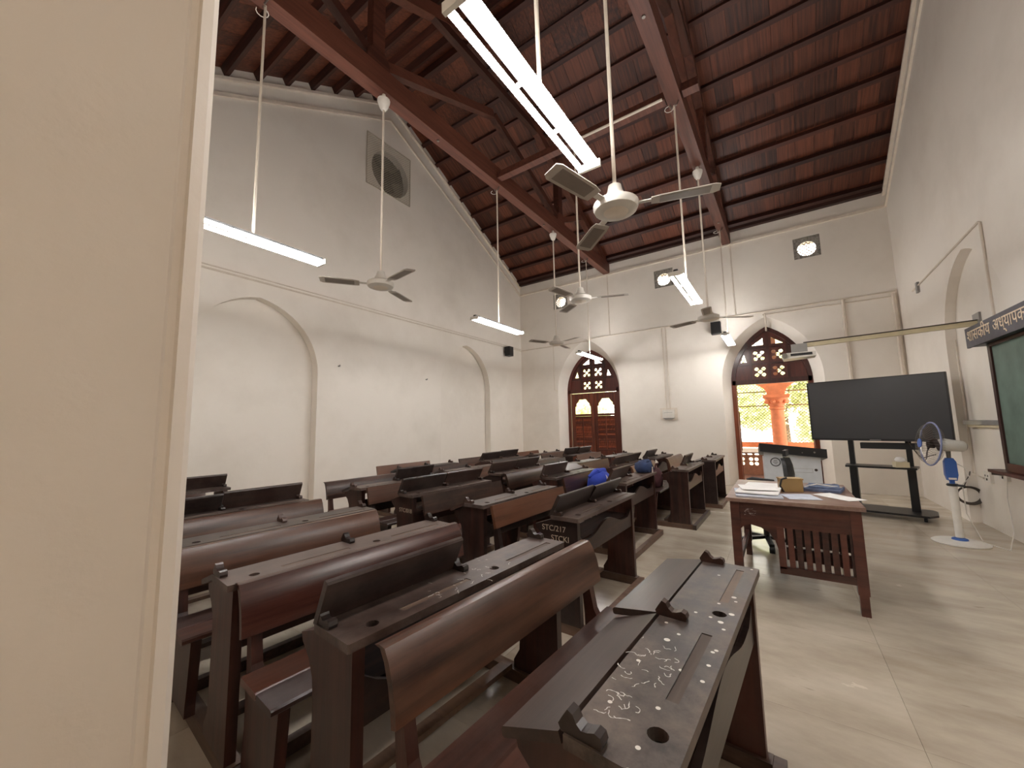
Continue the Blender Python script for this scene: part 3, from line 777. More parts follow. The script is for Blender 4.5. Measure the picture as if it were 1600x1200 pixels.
# ------------------------------------------------------------------ school desks
CACHE = {}
def shared(key, mk):
    if key not in CACHE: CACHE[key] = mk()
    return CACHE[key]
def desk_top_mesh(wd):
    wells = [circ(-.055, -wd/2+.11, .021, 14), circ(-.055, .10, .021, 14)]
    gro = [[(-.074,a),(-.046,a),(-.046,b),(-.074,b)] for a, b in ((-wd/2+.22, -.05), (.20, wd/2-.06))]
    out = [(-.205,-wd/2),(-.004,-wd/2),(0,-wd/2+.004),(0,wd/2-.004),(-.004,wd/2),(-.205,wd/2)]
    a = plate('desk_top', out, wells, .023, 'XY', .714); b = plate('desk_top', out, wells+gro, .003, 'XY', .737)
    rims = MB()
    for w_ in wells:
        cx, cy = -.055, sum(p[1] for p in w_)/len(w_)
        rims.loft([(cx+.021*math.cos(t), cy+.021*math.sin(t), .7405) for t in [2*PI*k/14 for k in range(14)]], [(cx+.030*math.cos(t), cy+.030*math.sin(t), .7405) for t in [2*PI*k/14 for k in range(14)]], True)
    return join(a, b, rims.mesh('rim'))
def std_prof(): return [(-.02,.06),(-.02,.714),(-.205,.714),(-.345,.665),(-.338,.64),(-.29,.60),(-.262,.55),(-.255,.48),(-.255,.24),(-.262,.16),(-.30,.10),(-.30,.06)]
def seat_prof(): return [(-.43,.06),(-.43,.11),(-.415,.20),(-.39,.415),(-.632,.415),(-.652,.45),(-.676,.57),(-.706,.735),(-.735,.735),(-.714,.57),(-.702,.42),(-.70,.2),(-.715,.10),(-.715,.06)]
def back_mesh(wd, curved):
    if curved: C = [(-.648,.560),(-.652,.60),(-.664,.66),(-.684,.715),(-.704,.745),(-.730,.748)]
    else: C = [(-.650,.585),(-.660,.63),(-.674,.69),(-.688,.748)]
    th = .022; P = C + [(x-th, z-.006) for x, z in reversed(C)]
    mb = MB(); mb.prism(P, 'Y', -wd/2+.005, wd/2-.005)
    me = mb.mesh('backrest'); shade(me, 35); return me
def front_mesh(wd):
    n = 24; top = []
    for k in range(n+1):
        t = k/n; y = -wd/2+.07+(wd-.14)*t
        e = abs(2*t-1)
        z = .60 + .035*math.cos(PI*min(1, e*1.5)) + (.05*max(0, (e-.86)/.14) if e > .86 else 0)
        top.append((y, z))
    return MB().prism([(-wd/2+.07,.475),(wd/2-.07,.475)]+top[::-1], 'X', -.05, -.03).mesh('front_board')
def bracket_mesh():
    return MB().prism([(-.008,0),(.078,0),(.082,.010),(.078,.022),(.066,.026),(.05,.020),(.038,.018),(.028,.026),(.02,.040),(.008,.045),(-.004,.028),(-.014,.012)], 'Y', -.014, .014).mesh('flap_bracket')
def flap_mesh(L_):
    me = MB().prism([(0,0),(0,.022),(-.155,.022),(-.162,.016),(-.162,.004),(-.158,0)], 'Y', -L_/2+.004, L_/2-.004).mesh('flap'); return me

ORD = ['front', 'second', 'third', 'fourth', 'fifth', 'sixth']
COLN = ['nearest', 'second', 'third', 'fourth', 'farthest']
DESKS = {}
def desk(c, r, x, y, ang, wd, flaps, curved, note, top='desk_top', back='desk_back', lettering=None):
    lab = '%s, %s of the %s column' % (note, ORD[r], COLN[c])
    d = E('school_desk', lab, 'desk', (x, y, .001), math.radians(-ang), 'double school desks with attached benches')
    DESKS[(c, r)] = d
    SB, SY = (-.04, -.05) if c == 0 else (-.03, 0)      # benches stand a little askew in the first column
    O('desk_top', shared(('top', wd), lambda: desk_top_mesh(wd)) if top == 'desk_top' else desk_top_mesh(wd), top, d)
    for s in (-1, 1):
        o = O('desk_standard', shared('std', lambda: MB().prism(std_prof(), 'Y', -.02, .02).mesh('desk_standard')), 'desk_panel', d, (0, s*(wd/2-.045), 0))
        O('seat_standard', shared('sst', lambda: MB().prism(seat_prof(), 'Y', -.02, .02).mesh('seat_standard')), 'desk_panel', d, (SB, s*(wd/2-.065)+SY, 0))
        O('sled_rail', shared('sled', lambda: MB().prism([(.0,0),(.0,.06),(-.72,.06),(-.735,.04),(-.735,0)], 'Y', -.03, .03).mesh('sled_rail')), 'rail', d, (0, s*(wd/2-.055), 0))
        if s < 0 and lettering:
            for i, ln in enumerate(lettering):
                me = text_mesh(ln, .052, .0006)
                O('lettering', me, 'chalk_grey', o, (-.29+.07*i, -.0215, .635-.062*i), (PI/2, 0, 0))
    O('front_rail', shared(('fr', wd), lambda: MB().box(.0,.042,-wd/2+.02,wd/2-.02,0,.055).mesh('front_rail')), 'rail', d)
    O('foot_rail', shared(('fo', wd), lambda: MB().box(-.36,-.30,-wd/2+.08,wd/2-.08,.06,.085).mesh('foot_rail')), 'rail', d)
    O('book_shelf', shared(('sh', wd), lambda: MB().box(-.25,-.05,-wd/2+.065,wd/2-.065,.56,.575).mesh('book_shelf')), 'desk_inner', d)
    O('front_board', shared(('fb', wd), lambda: front_mesh(wd)), 'desk', d)
    for x0, x1 in ((-.465,-.335),(-.622,-.469)):
        O('seat_plank', shared(('seat', wd, x0), lambda: MB().prism([(x0,.416),(x1-.01,.416),(x1,.424),(x1,.436),(x1-.008,.442),(x0,.442)], 'Y', -wd/2, wd/2).mesh('seat_plank')), 'seat', d, (SB, SY, 0))
    O('backrest', shared(('back', wd, curved), lambda: back_mesh(wd, curved)) if back == 'desk_back' else back_mesh(wd, curved), back, d, (SB, SY, 0))
    for a_, b_ in ((-wd/2+.22, -.05), (.20, wd/2-.06)):
        O('pencil_groove', shared(('gr', wd, a_), lambda: MB().box(-.0735,-.0465,a_+.001,b_-.001,.7365,.7378).mesh('pencil_groove')), 'groove', d)
    for y_ in (-wd/2+.02, 0, wd/2-.02):
        O('flap_bracket', shared('br', bracket_mesh), 'desk', d, (-.205, y_, .74))
    fm = shared(('flap', wd), lambda: flap_mesh(wd/2))
    for k, st_ in enumerate(flaps):
        yy = (-wd/4, wd/4)[k]
        if st_ == 'd': O('flap', fm, 'desk_flap', d, (-.211, yy, .717), (0, -math.radians((20, 9)[k] if c+r == 0 else 18+random.uniform(-4,4)), 0))
        elif st_ == 'u': O('flap', fm, 'desk_flap', d, (-.222, yy, .735), (0, math.radians(118+random.uniform(-5,5)), 0))
        elif st_ == 'h': O('flap', fm, 'desk_flap', d, (-.209, yy, .728), (0, math.radians(22), 0))
        elif st_ == 'n': pass
    return d
W1 = 1.18; W2 = 1.10
both_d = 'both flaps lowered'; 
desk(0, 0, -.155, 1.33, 3.8, 1.22, 'dd', True, 'nearest school desk, white paint spots on its dusty top', top='desk_top_spotted')
def scribble(d, cx, cy, n, sz, seed, parent=None, z=.7408, sl=.006):
    rnd = random.Random(seed); mb = MB()
    for _ in range(n):
        x = cx+rnd.uniform(-1,1)*sz*.5; y = cy+rnd.uniform(-1,1)*sz; a = rnd.uniform(0, 6.3)
        for k in range(rnd.randint(2, 6)):
            q = (x+sl*math.cos(a), y+sl*math.sin(a)); wd_ = rnd.uniform(.0005, .0013)
            px, py = -math.sin(a)*wd_, math.cos(a)*wd_
            mb.add([(x-px,y-py,z),(q[0]-px,q[1]-py,z),(q[0]+px,q[1]+py,z),(x+px,y+py,z)], [(0,1,2,3)])
            x, y = q; a += rnd.uniform(-1.1, 1.1)
    o = O('chalk_scribble', mb.mesh('chalk_scribble', recalc=False), 'chalk_white', parent or d); o['kind'] = 'stuff'; return o
scribble(DESKS[(0,0)], -.15, -.28, 26, .13, 3)
scribble(DESKS[(0,0)], -.14, -.47, 14, .05, 5)
desk(0, 1, -1.01, 1.275, 4, W1, 'un', True, 'school desk with one flap raised and one missing', back='desk_back_spotted')
scribble(DESKS[(0,1)], -.10, -.05, 24, .22, 8)
desk(0, 2, -1.80, 1.26, 4, W1, 'dd', True, 'dark school desk with lowered flaps')
desk(0, 3, -2.62, 1.30, 4, W1, 'dd', True, 'brown school desk partly behind the pillar')
desk(0, 4, -3.46, 1.24, 4, W1, 'uu', True, 'dark school desk with both long flaps raised')
desk(0, 5, -5.0, 1.20, 4, W1, 'uu', False, 'school desk with white specks by the gable wall')
desk(1, 0, -1.095, 2.89, 2, W2, 'uu', False, 'school desk with stencilled end panel and raised flaps', lettering=['STC/217', 'STCKI'])
desk(1, 1, -1.89, 2.92, 3, W2, 'dd', False, 'brown school desk with reddish end panel')
desk(1, 2, -2.74, 2.96, 3, W2, 'uu', False, 'school desk with small stencil and raised flaps', lettering=['', 'STC/018'])
desk(1, 3, -3.54, 2.98, 3, W2, 'du', True, 'school desk with only its farther flap raised')
desk(2, 0, -1.31, 4.48, 1, W2, 'ud', False, 'school desk carrying a navy bag')
desk(2, 1, -2.12, 4.52, 3, W2, 'uh', True, 'school desk with one raised and one half raised flap')
desk(2, 2, -2.92, 4.55, 3, W2, 'uu', False, 'dark school desk with both flaps raised')
desk(2, 3, -3.72, 4.45, 3, W2, 'dd', False, 'plain brown school desk with lowered flaps')
desk(2, 4, -4.55, 4.40, 2, W2, 'dd', False, 'worn greyish school desk by the gable wall')
desk(3, 0, -.985, 5.92, 1, W2, 'nu', True, 'school desk with a maroon bag on its bench')
desk(3, 1, -1.82, 5.98, 3, W2, 'uu', False, 'dark school desk with both flaps raised')
desk(3, 2, -2.62, 5.92, 3, W2, 'dd', False, 'reddish brown school desk with lowered flaps')
desk(3, 3, -3.42, 5.92, 3, W2, 'dd', False, 'dark brown school desk with lowered flaps')
desk(3, 4, -4.22, 5.95, 2, W2, 'uu', False, 'dark school desk with both flaps raised before the far niche')
desk(4, 0, -.86, 7.42, .5, W2, 'dd', True, 'school desk closest to the open arched door')
desk(4, 1, -1.76, 7.42, 3, W2, 'un', False, 'school desk with a single short raised flap')
desk(4, 2, -2.55, 7.48, 3, W2, 'dd', False, 'light brown school desk before the shuttered door')
desk(4, 3, -3.34, 7.48, 3, W2, 'uu', False, 'school desk with raised flaps left of the shuttered door')
desk(4, 4, -4.13, 7.50, 3, W2, 'dd', False, 'reddish school desk in the far corner')

# ------------------------------------------------------------------ bags on the desks
def blob(me, amp, seed, sc_=6):
    from mathutils import noise
    for v in me.vertices:
        n = noise.noise(Vector(v.co)*sc_+Vector((seed, seed*2, 0)))
        v.co += v.co.normalized()*n*amp
    shade(me, 80); return me
def bagmesh(prof, sx, sy, seed, amp, sc_=6):
    mb = MB().lathe(prof, 24); me = mb.mesh('body')
    for v in me.vertices: v.co = (v.co.x*sx, v.co.y*sy, v.co.z)
    return blob(me, amp, seed, sc_)
prof_bag = [(.02,0),(.8,.01),(.98,.06),(1.0,.15),(.97,.22),(.85,.28),(.62,.33),(.4,.355),(.02,.36)]
b = E('blue_bag', 'royal blue cloth bag leaning on a bench backrest behind the stencilled desk', 'bag', (-1.845, 4.50, .444))
O('body', bagmesh(prof_bag, .13, .20, 2.3, .035, 9), 'blue_cloth', b)
O('drawstring', MB().tube([(.10,-.05,.10),(.135,-.04,.22),(.11,-.03,.28),(.05,-.02,.34)], .008, 6), 'white_cloth', b)
O('flap_fold', MB().tube([(-.06,-.16,.28),(.02,-.08,.34),(.05,.04,.34),(.03,.15,.30)], [.02,.035,.035,.02], 8), 'blue_cloth', b, smooth=True)
b = E('navy_bag', 'dark navy crumpled bag on the far end of a desk top', 'bag', (-1.43, 4.93, .742))
O('body', bagmesh([(.02,0),(.9,.01),(1,.05),(.9,.10),(.6,.14),(.02,.15)], .10, .17, 5.1, .03, 12), 'navy_cloth', b)
O('strap', MB().tube([(.02,-.14,.08),(.06,-.05,.14),(.07,.06,.13),(.09,.1,.03)], .012, 6), 'navy_cloth', b, smooth=True)
O('tag', MB().box(.105,.112,-.02,.0,.0,.07), 'white_cloth', b)
b = E('maroon_bag', 'maroon bag on the bench of the desk with a raised far flap', 'bag', (-1.53, 5.80, .444))
O('body', bagmesh([(.02,0),(.9,.01),(1,.08),(.95,.18),(.6,.25),(.02,.26)], .10, .22, 8.2, .03, 10), 'maroon_cloth', b)
O('handle', MB().tube([(.02,-.1,.22),(.04,-.05,.32),(.04,.05,.32),(.02,.1,.22)], .012, 6), 'maroon_cloth', b, smooth=True)
tag(O('white_cloth', bagmesh([(.02,0),(.9,.01),(1,.06),(.8,.13),(.02,.16)], .08, .12, 3.3, .02, 10), 'white_cloth', loc=(-1.52, 5.455, .444)), 'small white cloth bundle on the bench beside the maroon bag', 'cloth')

# ------------------------------------------------------------------ teacher's table and what lies on it
tb = E('teacher_table', 'reddish brown wooden teacher table with slatted end panel', 'table', (.02, 4.20, 0))
tx, ty, tz = .405, .56, .735
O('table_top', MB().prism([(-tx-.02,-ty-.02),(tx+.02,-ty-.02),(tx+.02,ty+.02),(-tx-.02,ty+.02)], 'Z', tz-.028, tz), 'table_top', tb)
for sx in (-1, 1):
    for sy in (-1, 1):
        x0 = sx*(tx-.035); y0 = sy*(ty-.035)
        mb = MB(); mb.bar((x0, y0, tz-.028), (x0, y0, .14), .062, .062); mb.bar((x0, y0, .14), (x0, y0, 0), .05, .05)
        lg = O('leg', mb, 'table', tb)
O('apron', MB().box(-tx+.065, tx-.065, -ty+.01, -ty+.035, tz-.20, tz-.028), 'table', tb)
O('apron', MB().box(-tx+.065, tx-.065, ty-.035, ty-.01, tz-.20, tz-.028), 'table', tb)
for s in (-1, 1): O('apron', MB().box(s*(tx-.035)-.012, s*(tx-.035)+.012, -ty+.065, ty-.065, tz-.20, tz-.028), 'table', tb)
O('stile', MB().box(-.10, -.055, -ty+.008, -ty+.04, .235, tz-.20), 'table', tb)
O('bottom_rail', MB().box(-.10, tx-.065, -ty+.008, -ty+.04, .20, .25), 'table', tb)
slat = MB().box(-.018, .018, -ty+.014, -ty+.032, .25, tz-.20).mesh('slat'); slat.materials.append(MT['table'])
for k in range(8): O('slat', slat, None, tb, (-.018+k*.0515, 0, 0))
O('drawer_box', MB().box(-.05, tx-.066, -ty+.06, ty-.04, .40, tz-.20), 'table', tb)
O('foot_board', MB().box(-.05, tx-.066, -ty+.14, -ty+.16, .27, .36), 'table', tb)
O('arch_bracket', MB().prism([(-.10,tz-.20),(-.10,tz-.36),(-.115,tz-.30),(-.15,tz-.245),(-.20,tz-.215),(-.26,tz-.20)], 'Y', -ty+.01, -ty+.035), 'table', tb)
O('arch_bracket', MB().prism([(-.34,tz-.20),(-.34,tz-.24),(-.31,tz-.21),(-.28,tz-.20)], 'Y', -ty+.01, -ty+.035), 'table', tb)
O('side_rail', MB().box(-tx+.02, -tx+.05, -ty+.065, ty-.065, .20, .25), 'table', tb)

o = scribble(tb, 0, 0, 12, .06, 21, None, 0.0, .009); o.location = (-.27, -ty+.0085, tz-.10); o.rotation_euler = (PI/2, 0, -0.0); o.rotation_mode = 'XYZ'; o.delta_rotation_euler = (0, 0, 0)
o.scale = (1, .4, 1)
def sheet(name, x, y, z, w_, h_, rz, mat, label, curl=.006, th=.002, group=None):
    mb = MB(); n = 6; vs = []
    for i in range(n+1):
        for j in range(n+1):
            u, v = i/n-.5, j/n-.5
            vs.append((u*w_, v*h_, curl*(math.sin(u*5+x*9)+math.cos(v*4+y*7)+2)*.5*((u+.5)*(v+.5))))
    N = (n+1)*(n+1); vs2 = [(a, b, c+th) for a, b, c in vs]; fs = []
    for i in range(n):
        for j in range(n):
            a = i*(n+1)+j; q = (a, a+n+1, a+n+2, a+1); fs.append(q[::-1]); fs.append(tuple(k+N for k in q))
    for i in range(n):
        for a, b_ in ((i*(n+1), (i+1)*(n+1)), (i*(n+1)+n, (i+1)*(n+1)+n), (i, i+1), (n*(n+1)+i, n*(n+1)+i+1)): fs.append((a, b_, b_+N, a+N))
    mb.add(vs+vs2, fs)
    return tag(O(name, mb, mat, None, (x, y, z), (0, 0, rz)), label, 'paper', group)
ZT = tz+.001
sheet('newspaper', -.20, 3.90, ZT, .32, .40, .12, 'paper_blue', 'bottom newspaper of the stack on the left of the teacher table', .004, .012)
sheet('newspaper', -.19, 3.94, ZT+.019, .30, .36, -.06, 'paper', 'upper newspaper of the stack on the left of the teacher table', .006, .010)
sheet('paper_sheet', -.20, 4.00, ZT+.038, .26, .28, .2, 'paper', 'topmost loose white sheet of the newspaper stack on the table', .006, .002)
sheet('paper_sheet', -.17, 4.42, ZT, .30, .34, -.1, 'paper', 'white sheet lying behind the newspaper stack on the table', .006)
sheet('paper_sheet', .34, 4.02, ZT, .16, .30, .75, 'paper', 'white sheet on the right corner of the teacher table', .006)
sheet('paper_sheet', .09, 3.90, ZT, .22, .24, .3, 'paper_blue', 'thin printed sheet lying in front of the brass box', .003)
bx = E('brass_box', 'dull brass coloured box with strap on the teacher table', 'box', (.03, 4.18, ZT+.001), .25)
me = MB().box(-.075,.085,-.05,.05,0,.10).mesh('body'); O('body', me, 'gold', bx)
O('lid_rim', MB().box(-.08,.09,-.055,.055,.10,.112), 'gold', bx)
O('strap', MB().tube([(-.06,-.06,.0),(-.085,-.062,.05),(-.07,-.06,.105),(-.03,-.058,.12)], .008, 6), 'black', bx, smooth=True)
cb = E('blue_bundle', 'blue grey folded cloth bundle between brass box and white sheet', 'cloth', (.27, 4.36, ZT), -.2)
me = MB().box(-.13,.13,-.14,.14,0,.022).mesh('fold')
O('lower_fold', me, 'blue_paper', cb)
O('upper_fold', MB().box(-.10,.11,-.11,.12,.022,.04), 'blue_paper', cb, rot=(0,0,.15))
O('strap', MB().tube([(-.12,-.1,.028),(-.04,-.02,.05),(.06,-.05,.045),(.12,.04,.03)], .006, 6), 'white_cloth', cb)
tag(O('mouse', MB().lathe([(.0,0),(.03,.0),(.034,.012),(.02,.026),(.0,.03)], 12), 'black', None, (.37, 4.60, ZT), smooth=True), 'small black mouse on the right of the teacher table', 'mouse')

# ------------------------------------------------------------------ office chair behind the table
ch = E('office_chair', 'black office chair with armrests behind the teacher table', 'chair', (-.205, 5.12, 0), math.radians(-97))
for k in range(5):
    a = 2*PI*k/5+.3
    lg = O('base_arm', MB().bar((0,0,.10), (.27*math.cos(a), .27*math.sin(a), .075), .045, .03), 'black', ch)
    O('castor', MB().lathe([(.0,-.025),(.03,-.022),(.03,.022),(.0,.025)], 12, Matrix.Translation((.27*math.cos(a), .27*math.sin(a), .03)) @ Matrix.Rotation(PI/2, 4, 'X')), 'black', lg)
O('gas_column', MB().tube([(0,0,.09),(0,0,.40)], .028, 12), 'black_metal', ch)
O('seat', MB().lathe([(.0,.40),(.22,.40),(.25,.42),(.25,.46),(.20,.49),(.0,.48)], 24), 'black', ch, smooth=True)
O('back_stem', MB().tube([(0,.20,.42),(0,.27,.50),(0,.27,.66)], .022, 8), 'black_metal', ch)
mb = MB()
rows = [(.58,.17,.235),(.66,.20,.25),(.78,.19,.255),(.88,.15,.245),(.95,.09,.225)]
A = []
for z, hw, yy in rows: A.append([(-hw, yy-.03, z), (-hw*.5, yy, z), (0, yy+.01, z), (hw*.5, yy, z), (hw, yy-.03, z)])
vs = [p for r_ in A for p in r_] + [(x, y+.035, z) for r_ in A for x, y, z in r_]
fs = []; n = 25
for i in range(4):
    for j in range(4):
        a = i*5+j; q = (a, a+1, a+6, a+5); fs += [q, tuple(k+n for k in q[::-1])]
edge = [0,1,2,3,4,9,14,19,24,23,22,21,20,15,10,5]
for i in range(16):
    a, b_ = edge[i], edge[(i+1)%16]; fs.append((a, a+n, b_+n, b_))
mb.add(vs, fs); me = mb.mesh('backrest'); shade(me, 50)
O('backrest', me, 'black', ch)
for s in (-1, 1):
    O('armrest', MB().tube([(s*.25,.10,.43),(s*.28,.10,.52),(s*.28,.06,.655),(s*.28,-.14,.67),(s*.27,-.20,.655)], [.016,.018,.022,.024,.016], 8), 'black', ch, smooth=True)
O('headrest', MB().box(-.12,.12,.22,.25,.97,1.03), 'black', ch)

# ------------------------------------------------------------------ lectern
le = E('lectern', 'pale grey digital lectern with slanting black top and round emblem', 'lectern', (.10, 6.02, 0), math.radians(4))
O('cabinet', MB().prism([(-.30,.03),(.28,.03),(.28,.86),(-.30,.86)], 'Y', 0, .46), 'lectern', le)
O('front_panel', MB().prism([(-.30,.86),(.28,.86),(.28,.90),(-.30,.965)], 'Y', 0, .012), 'lectern', le)
O('plinth', MB().box(-.28,.26,.03,.44,0,.03), 'black', le)
mb = MB()
mb.add([(-.34,-.05,.955),(.34,-.05,.885),(.34,.52,.80),(-.34,.52,.87),(-.34,-.05,1.06),(.34,-.05,.99),(.34,.52,.905),(-.34,.52,.975)], [(0,3,2,1),(4,5,6,7),(0,1,5,4),(1,2,6,5),(2,3,7,6),(3,0,4,7)])
O('top', mb, 'black', le)
em = O('emblem', MB().tube([(-.18+.05*math.cos(2*PI*k/28), -.002, .82+.05*math.sin(2*PI*k/28)) for k in range(29)], .006, 6, False), 'black', le)
O('emblem_mark', join(MB().box(-.205,-.155,-.004,0,.815,.821).mesh('a'), MB().box(-.198,-.162,-.004,0,.835,.840).mesh('b'), MB().box(-.195,-.165,-.004,0,.797,.802).mesh('c')), 'black', le)
mb = MB()
for z0 in (.70, .745): mb.box(-.02,.19,-.002,0,z0,z0+.003)
for x0 in (-.02, .19): mb.box(x0,x0+.003,-.002,0,.70,.748)
O('drawer_gap', mb, 'grey_metal', le)
O('lock', MB().lathe([(.0,0),(.016,0),(.016,.006),(.0,.008)], 14, Matrix.Translation((.225,0,.735)) @ Matrix.Rotation(PI/2, 4, 'X')), 'fan_brown', le)
O('button', MB().lathe([(.0,0),(.010,0),(.010,.005),(.0,.006)], 12, Matrix.Translation((.22,-.05,.95)) @ Matrix.Rotation(PI/2, 4, 'X')), 'steel', le)
O('button', MB().lathe([(.0,0),(.006,0),(.006,.004),(.0,.005)], 12, Matrix.Translation((.10,-.05,.945)) @ Matrix.Rotation(PI/2, 4, 'X')), 'steel', le)

# ------------------------------------------------------------------ television on its stand
tvc = Vector((1.10, 7.445, 0)); tva = math.atan2(7.17-7.72, 1.795-.405)
tv = E('television', 'large black flat television facing the desks', 'television', (tvc.x, tvc.y, 0), tva)
W, z0, z1 = .748, 1.03, 1.925
O('cabinet', MB().box(-W, W, .0, .055, z0, z1), 'black', tv)
O('bezel', plate('bezel', [(-W,z0),(W,z0),(W,z1),(-W,z1)], [[(-W+.014,z0+.03),(W-.014,z0+.03),(W-.014,z1-.014),(-W+.014,z1-.014)]], .012, 'XZ', -.010), 'black_metal', tv)
O('screen', MB().box(-W+.012, W-.012, -.003, .0, z0+.028, z1-.012), 'screen', tv)
O('bottom_strip', MB().box(-.06, .06, -.012, -.009, z0+.008, z0+.018), 'grey_metal', tv)
ts = E('television_stand', 'black steel television stand with two shelves and castors', 'stand', (tvc.x+.02, tvc.y+.02, 0), tva+.16)
for s in (-1, 1):
    O('upright', MB().bar((s*.30, .14, .06), (s*.30, .12, 1.60), .06, .09, (0,1,0)), 'black_metal', ts)
    O('lower_sleeve', MB().bar((s*.30, .13, .06), (s*.30, .13, .66), .085, .12, (0,1,0)), 'black_metal', ts)
O('base_plate', MB().prism([(-.48,-.20),(.42,-.20),(.50,-.05),(.50,.25),(.44,.34),(-.44,.34),(-.50,.25),(-.52,-.1)], 'Z', .06, .085), 'black_metal', ts)
O('shelf', MB().prism([(-.36,-.16),(.36,-.16),(.38,.18),(-.38,.18)], 'Z', .66, .685), 'black_metal', ts)
for s in (-1, 1):
    for y_ in (-.13, .27):
        c_ = O('castor', MB().lathe([(.0,-.018),(.028,-.016),(.028,.016),(.0,.018)], 12, Matrix.Translation((s*.38, y_, .028)) @ Matrix.Rotation(PI/2, 4, 'Y')), 'black', ts)
sb = tag(O('sound_bar', MB().box(-.26, .33, .06, .17, .915, 1.0), 'black', None, (tvc.x+.08, tvc.y, 0), (0,0,tva+.10)), 'black speaker box mounted right under the television', 'speaker')
cbx = E('card_box', 'small cream card box on the television stand shelf', 'box', (1.30, 7.29, .687), .2)
O('body', MB().box(-.07,.07,-.05,.05,0,.07), 'cardboard', cbx)
O('crumpled_paper', blob(MB().lathe([(.0,.07),(.05,.075),(.06,.10),(.04,.13),(.0,.14)], 12).mesh('cp'), .01, 4, 20), 'paper', cbx)
tag(O('cable', MB().tube([(1.42,7.42,1.02),(1.5,7.45,.86),(1.55,7.5,.80),(1.7,7.55,.85)], .006, 6), 'cable'), 'thin black cable hanging below the television', 'cable')

# ------------------------------------------------------------------ pedestal fan
pf = E('pedestal_fan', 'white and blue pedestal fan standing on the floor by the blackboard', 'fan', (1.50, 6.25, 0))
me = MB().lathe([(.0,0),(.215,0),(.22,.01),(.20,.022),(.08,.035),(.0,.036)], 32).mesh('base'); shade(me)
O('base', me, 'white_plastic', pf)
O('base_collar', MB().lathe([(.065,.033),(.06,.048),(.035,.06),(.0,.06)], 20), 'blue_plastic', pf, smooth=True)
O('column', MB().tube([(0,0,.055),(0,0,.60)], [.032,.036], 16), 'white_plastic', pf, smooth=True)
O('lock_ring', MB().lathe([(.0,.60),(.045,.60),(.05,.612),(.04,.625),(.0,.625)], 16), 'black', pf, smooth=True)
O('lock_knob', MB().tube([(.02,-.03,.612),(.07,-.08,.612)], .012, 8), 'black', pf)
O('neck', MB().tube([(0,0,.62),(0,0,.68)], .022, 12), 'blue_plastic', pf)
cb_ = O('control_box', MB().prism([(-.035,.66),(.035,.66),(.048,.72),(.045,.86),(.025,.90),(-.025,.90),(-.045,.86),(-.048,.72)], 'Y', -.03, .03), 'blue_plastic', pf)
O('control_plate', MB().box(-.03,.03,-.034,-.03,.67,.69), 'white_plastic', cb_)
O('tilt_joint', MB().tube([(0,0,.89),(.0,0,.98)], [.018,.022], 12), 'steel', pf)
HD = Vector((-.93, -.12, .10)).normalized()          # blowing direction
HM = Matrix.Translation((.035, 0, 1.035)) @ HD.to_track_quat('Z', 'Y').to_matrix().to_4x4()
hd = O('motor_housing', MB().lathe([(.0,-.10),(.045,-.10),(.058,-.085),(.062,-.02),(.07,.06),(.06,.10),(.0,.10)], 20, HM), 'white_plastic', pf, smooth=True)
O('motor_cap', MB().lathe([(.0,-.108),(.038,-.108),(.045,-.10),(.0,-.10)], 16, HM), 'steel', hd, smooth=True)
cz = .17
for k in range(3):
    a = 2*PI*k/3
    bl = MB(); N_ = 6; vs = []
    for i in range(N_+1):
        t = i/N_; rr_ = .045+.165*t; ha = .25+.55*math.sin(PI*min(1, t*.9+.1))*.75
        for s in (-1, 0, 1):
            aa = a+s*ha*.8; vs.append((rr_*math.cos(aa), rr_*math.sin(aa), cz+s*.022*(1-.3*t)))
    fs = []
    for i in range(N_):
        for j in range(2):
            q = i*3+j; fs.append((q, q+1, q+4, q+3))
    O('blade', bl.add(vs, fs, HM), 'fan_brown', pf, smooth=True)
O('hub', MB().lathe([(.0,cz-.03),(.045,cz-.03),(.045,cz+.02),(.0,cz+.03)], 16, HM), 'fan_brown', pf, smooth=True)
mb = MB(); RC = .235
for k in range(44):
    a = 2*PI*k/44; c_, s_ = math.cos(a), math.sin(a)
    mb.tube([HM @ Vector((.05*c_, .05*s_, cz+.085)), HM @ Vector((.13*c_, .13*s_, cz+.08)), HM @ Vector((.205*c_, .205*s_, cz+.05)), HM @ Vector((RC*c_, RC*s_, cz))], .0014, 3, False)
    mb.tube([HM @ Vector((RC*c_, RC*s_, cz)), HM @ Vector((.18*c_, .18*s_, cz-.055)), HM @ Vector((.07*c_, .07*s_, cz-.08))], .0014, 3, False)
O('guard_wires', mb, 'steel', pf)
mb = MB(); n = 40
ring = lambda R_, z_: [HM @ Vector((R_*math.cos(2*PI*k/n), R_*math.sin(2*PI*k/n), z_)) for k in range(n+1)]
mb.tube(ring(RC+.002, cz), .009, 6, False)
O('guard_ring', mb, 'ring_plastic', pf, smooth=True)
O('guard_badge', MB().lathe([(.0,cz+.082),(.05,cz+.082),(.05,cz+.09),(.0,cz+.092)], 20, HM), 'blue_plastic', pf, smooth=True)
tag(O('power_cord', MB().tube([(1.53,6.25,.86),(1.60,6.22,.80),(1.62,6.2,.70),(1.57,6.24,.62),(1.60,6.35,.3),(1.68,6.3,.02),(1.80,6.1,.008),(1.9,6.3,.15),(1.98,6.6,.45),(2.02,6.67,.66)], .005, 6), 'white_plastic'), 'thin white cord from the pedestal fan to the wall socket', 'cord')

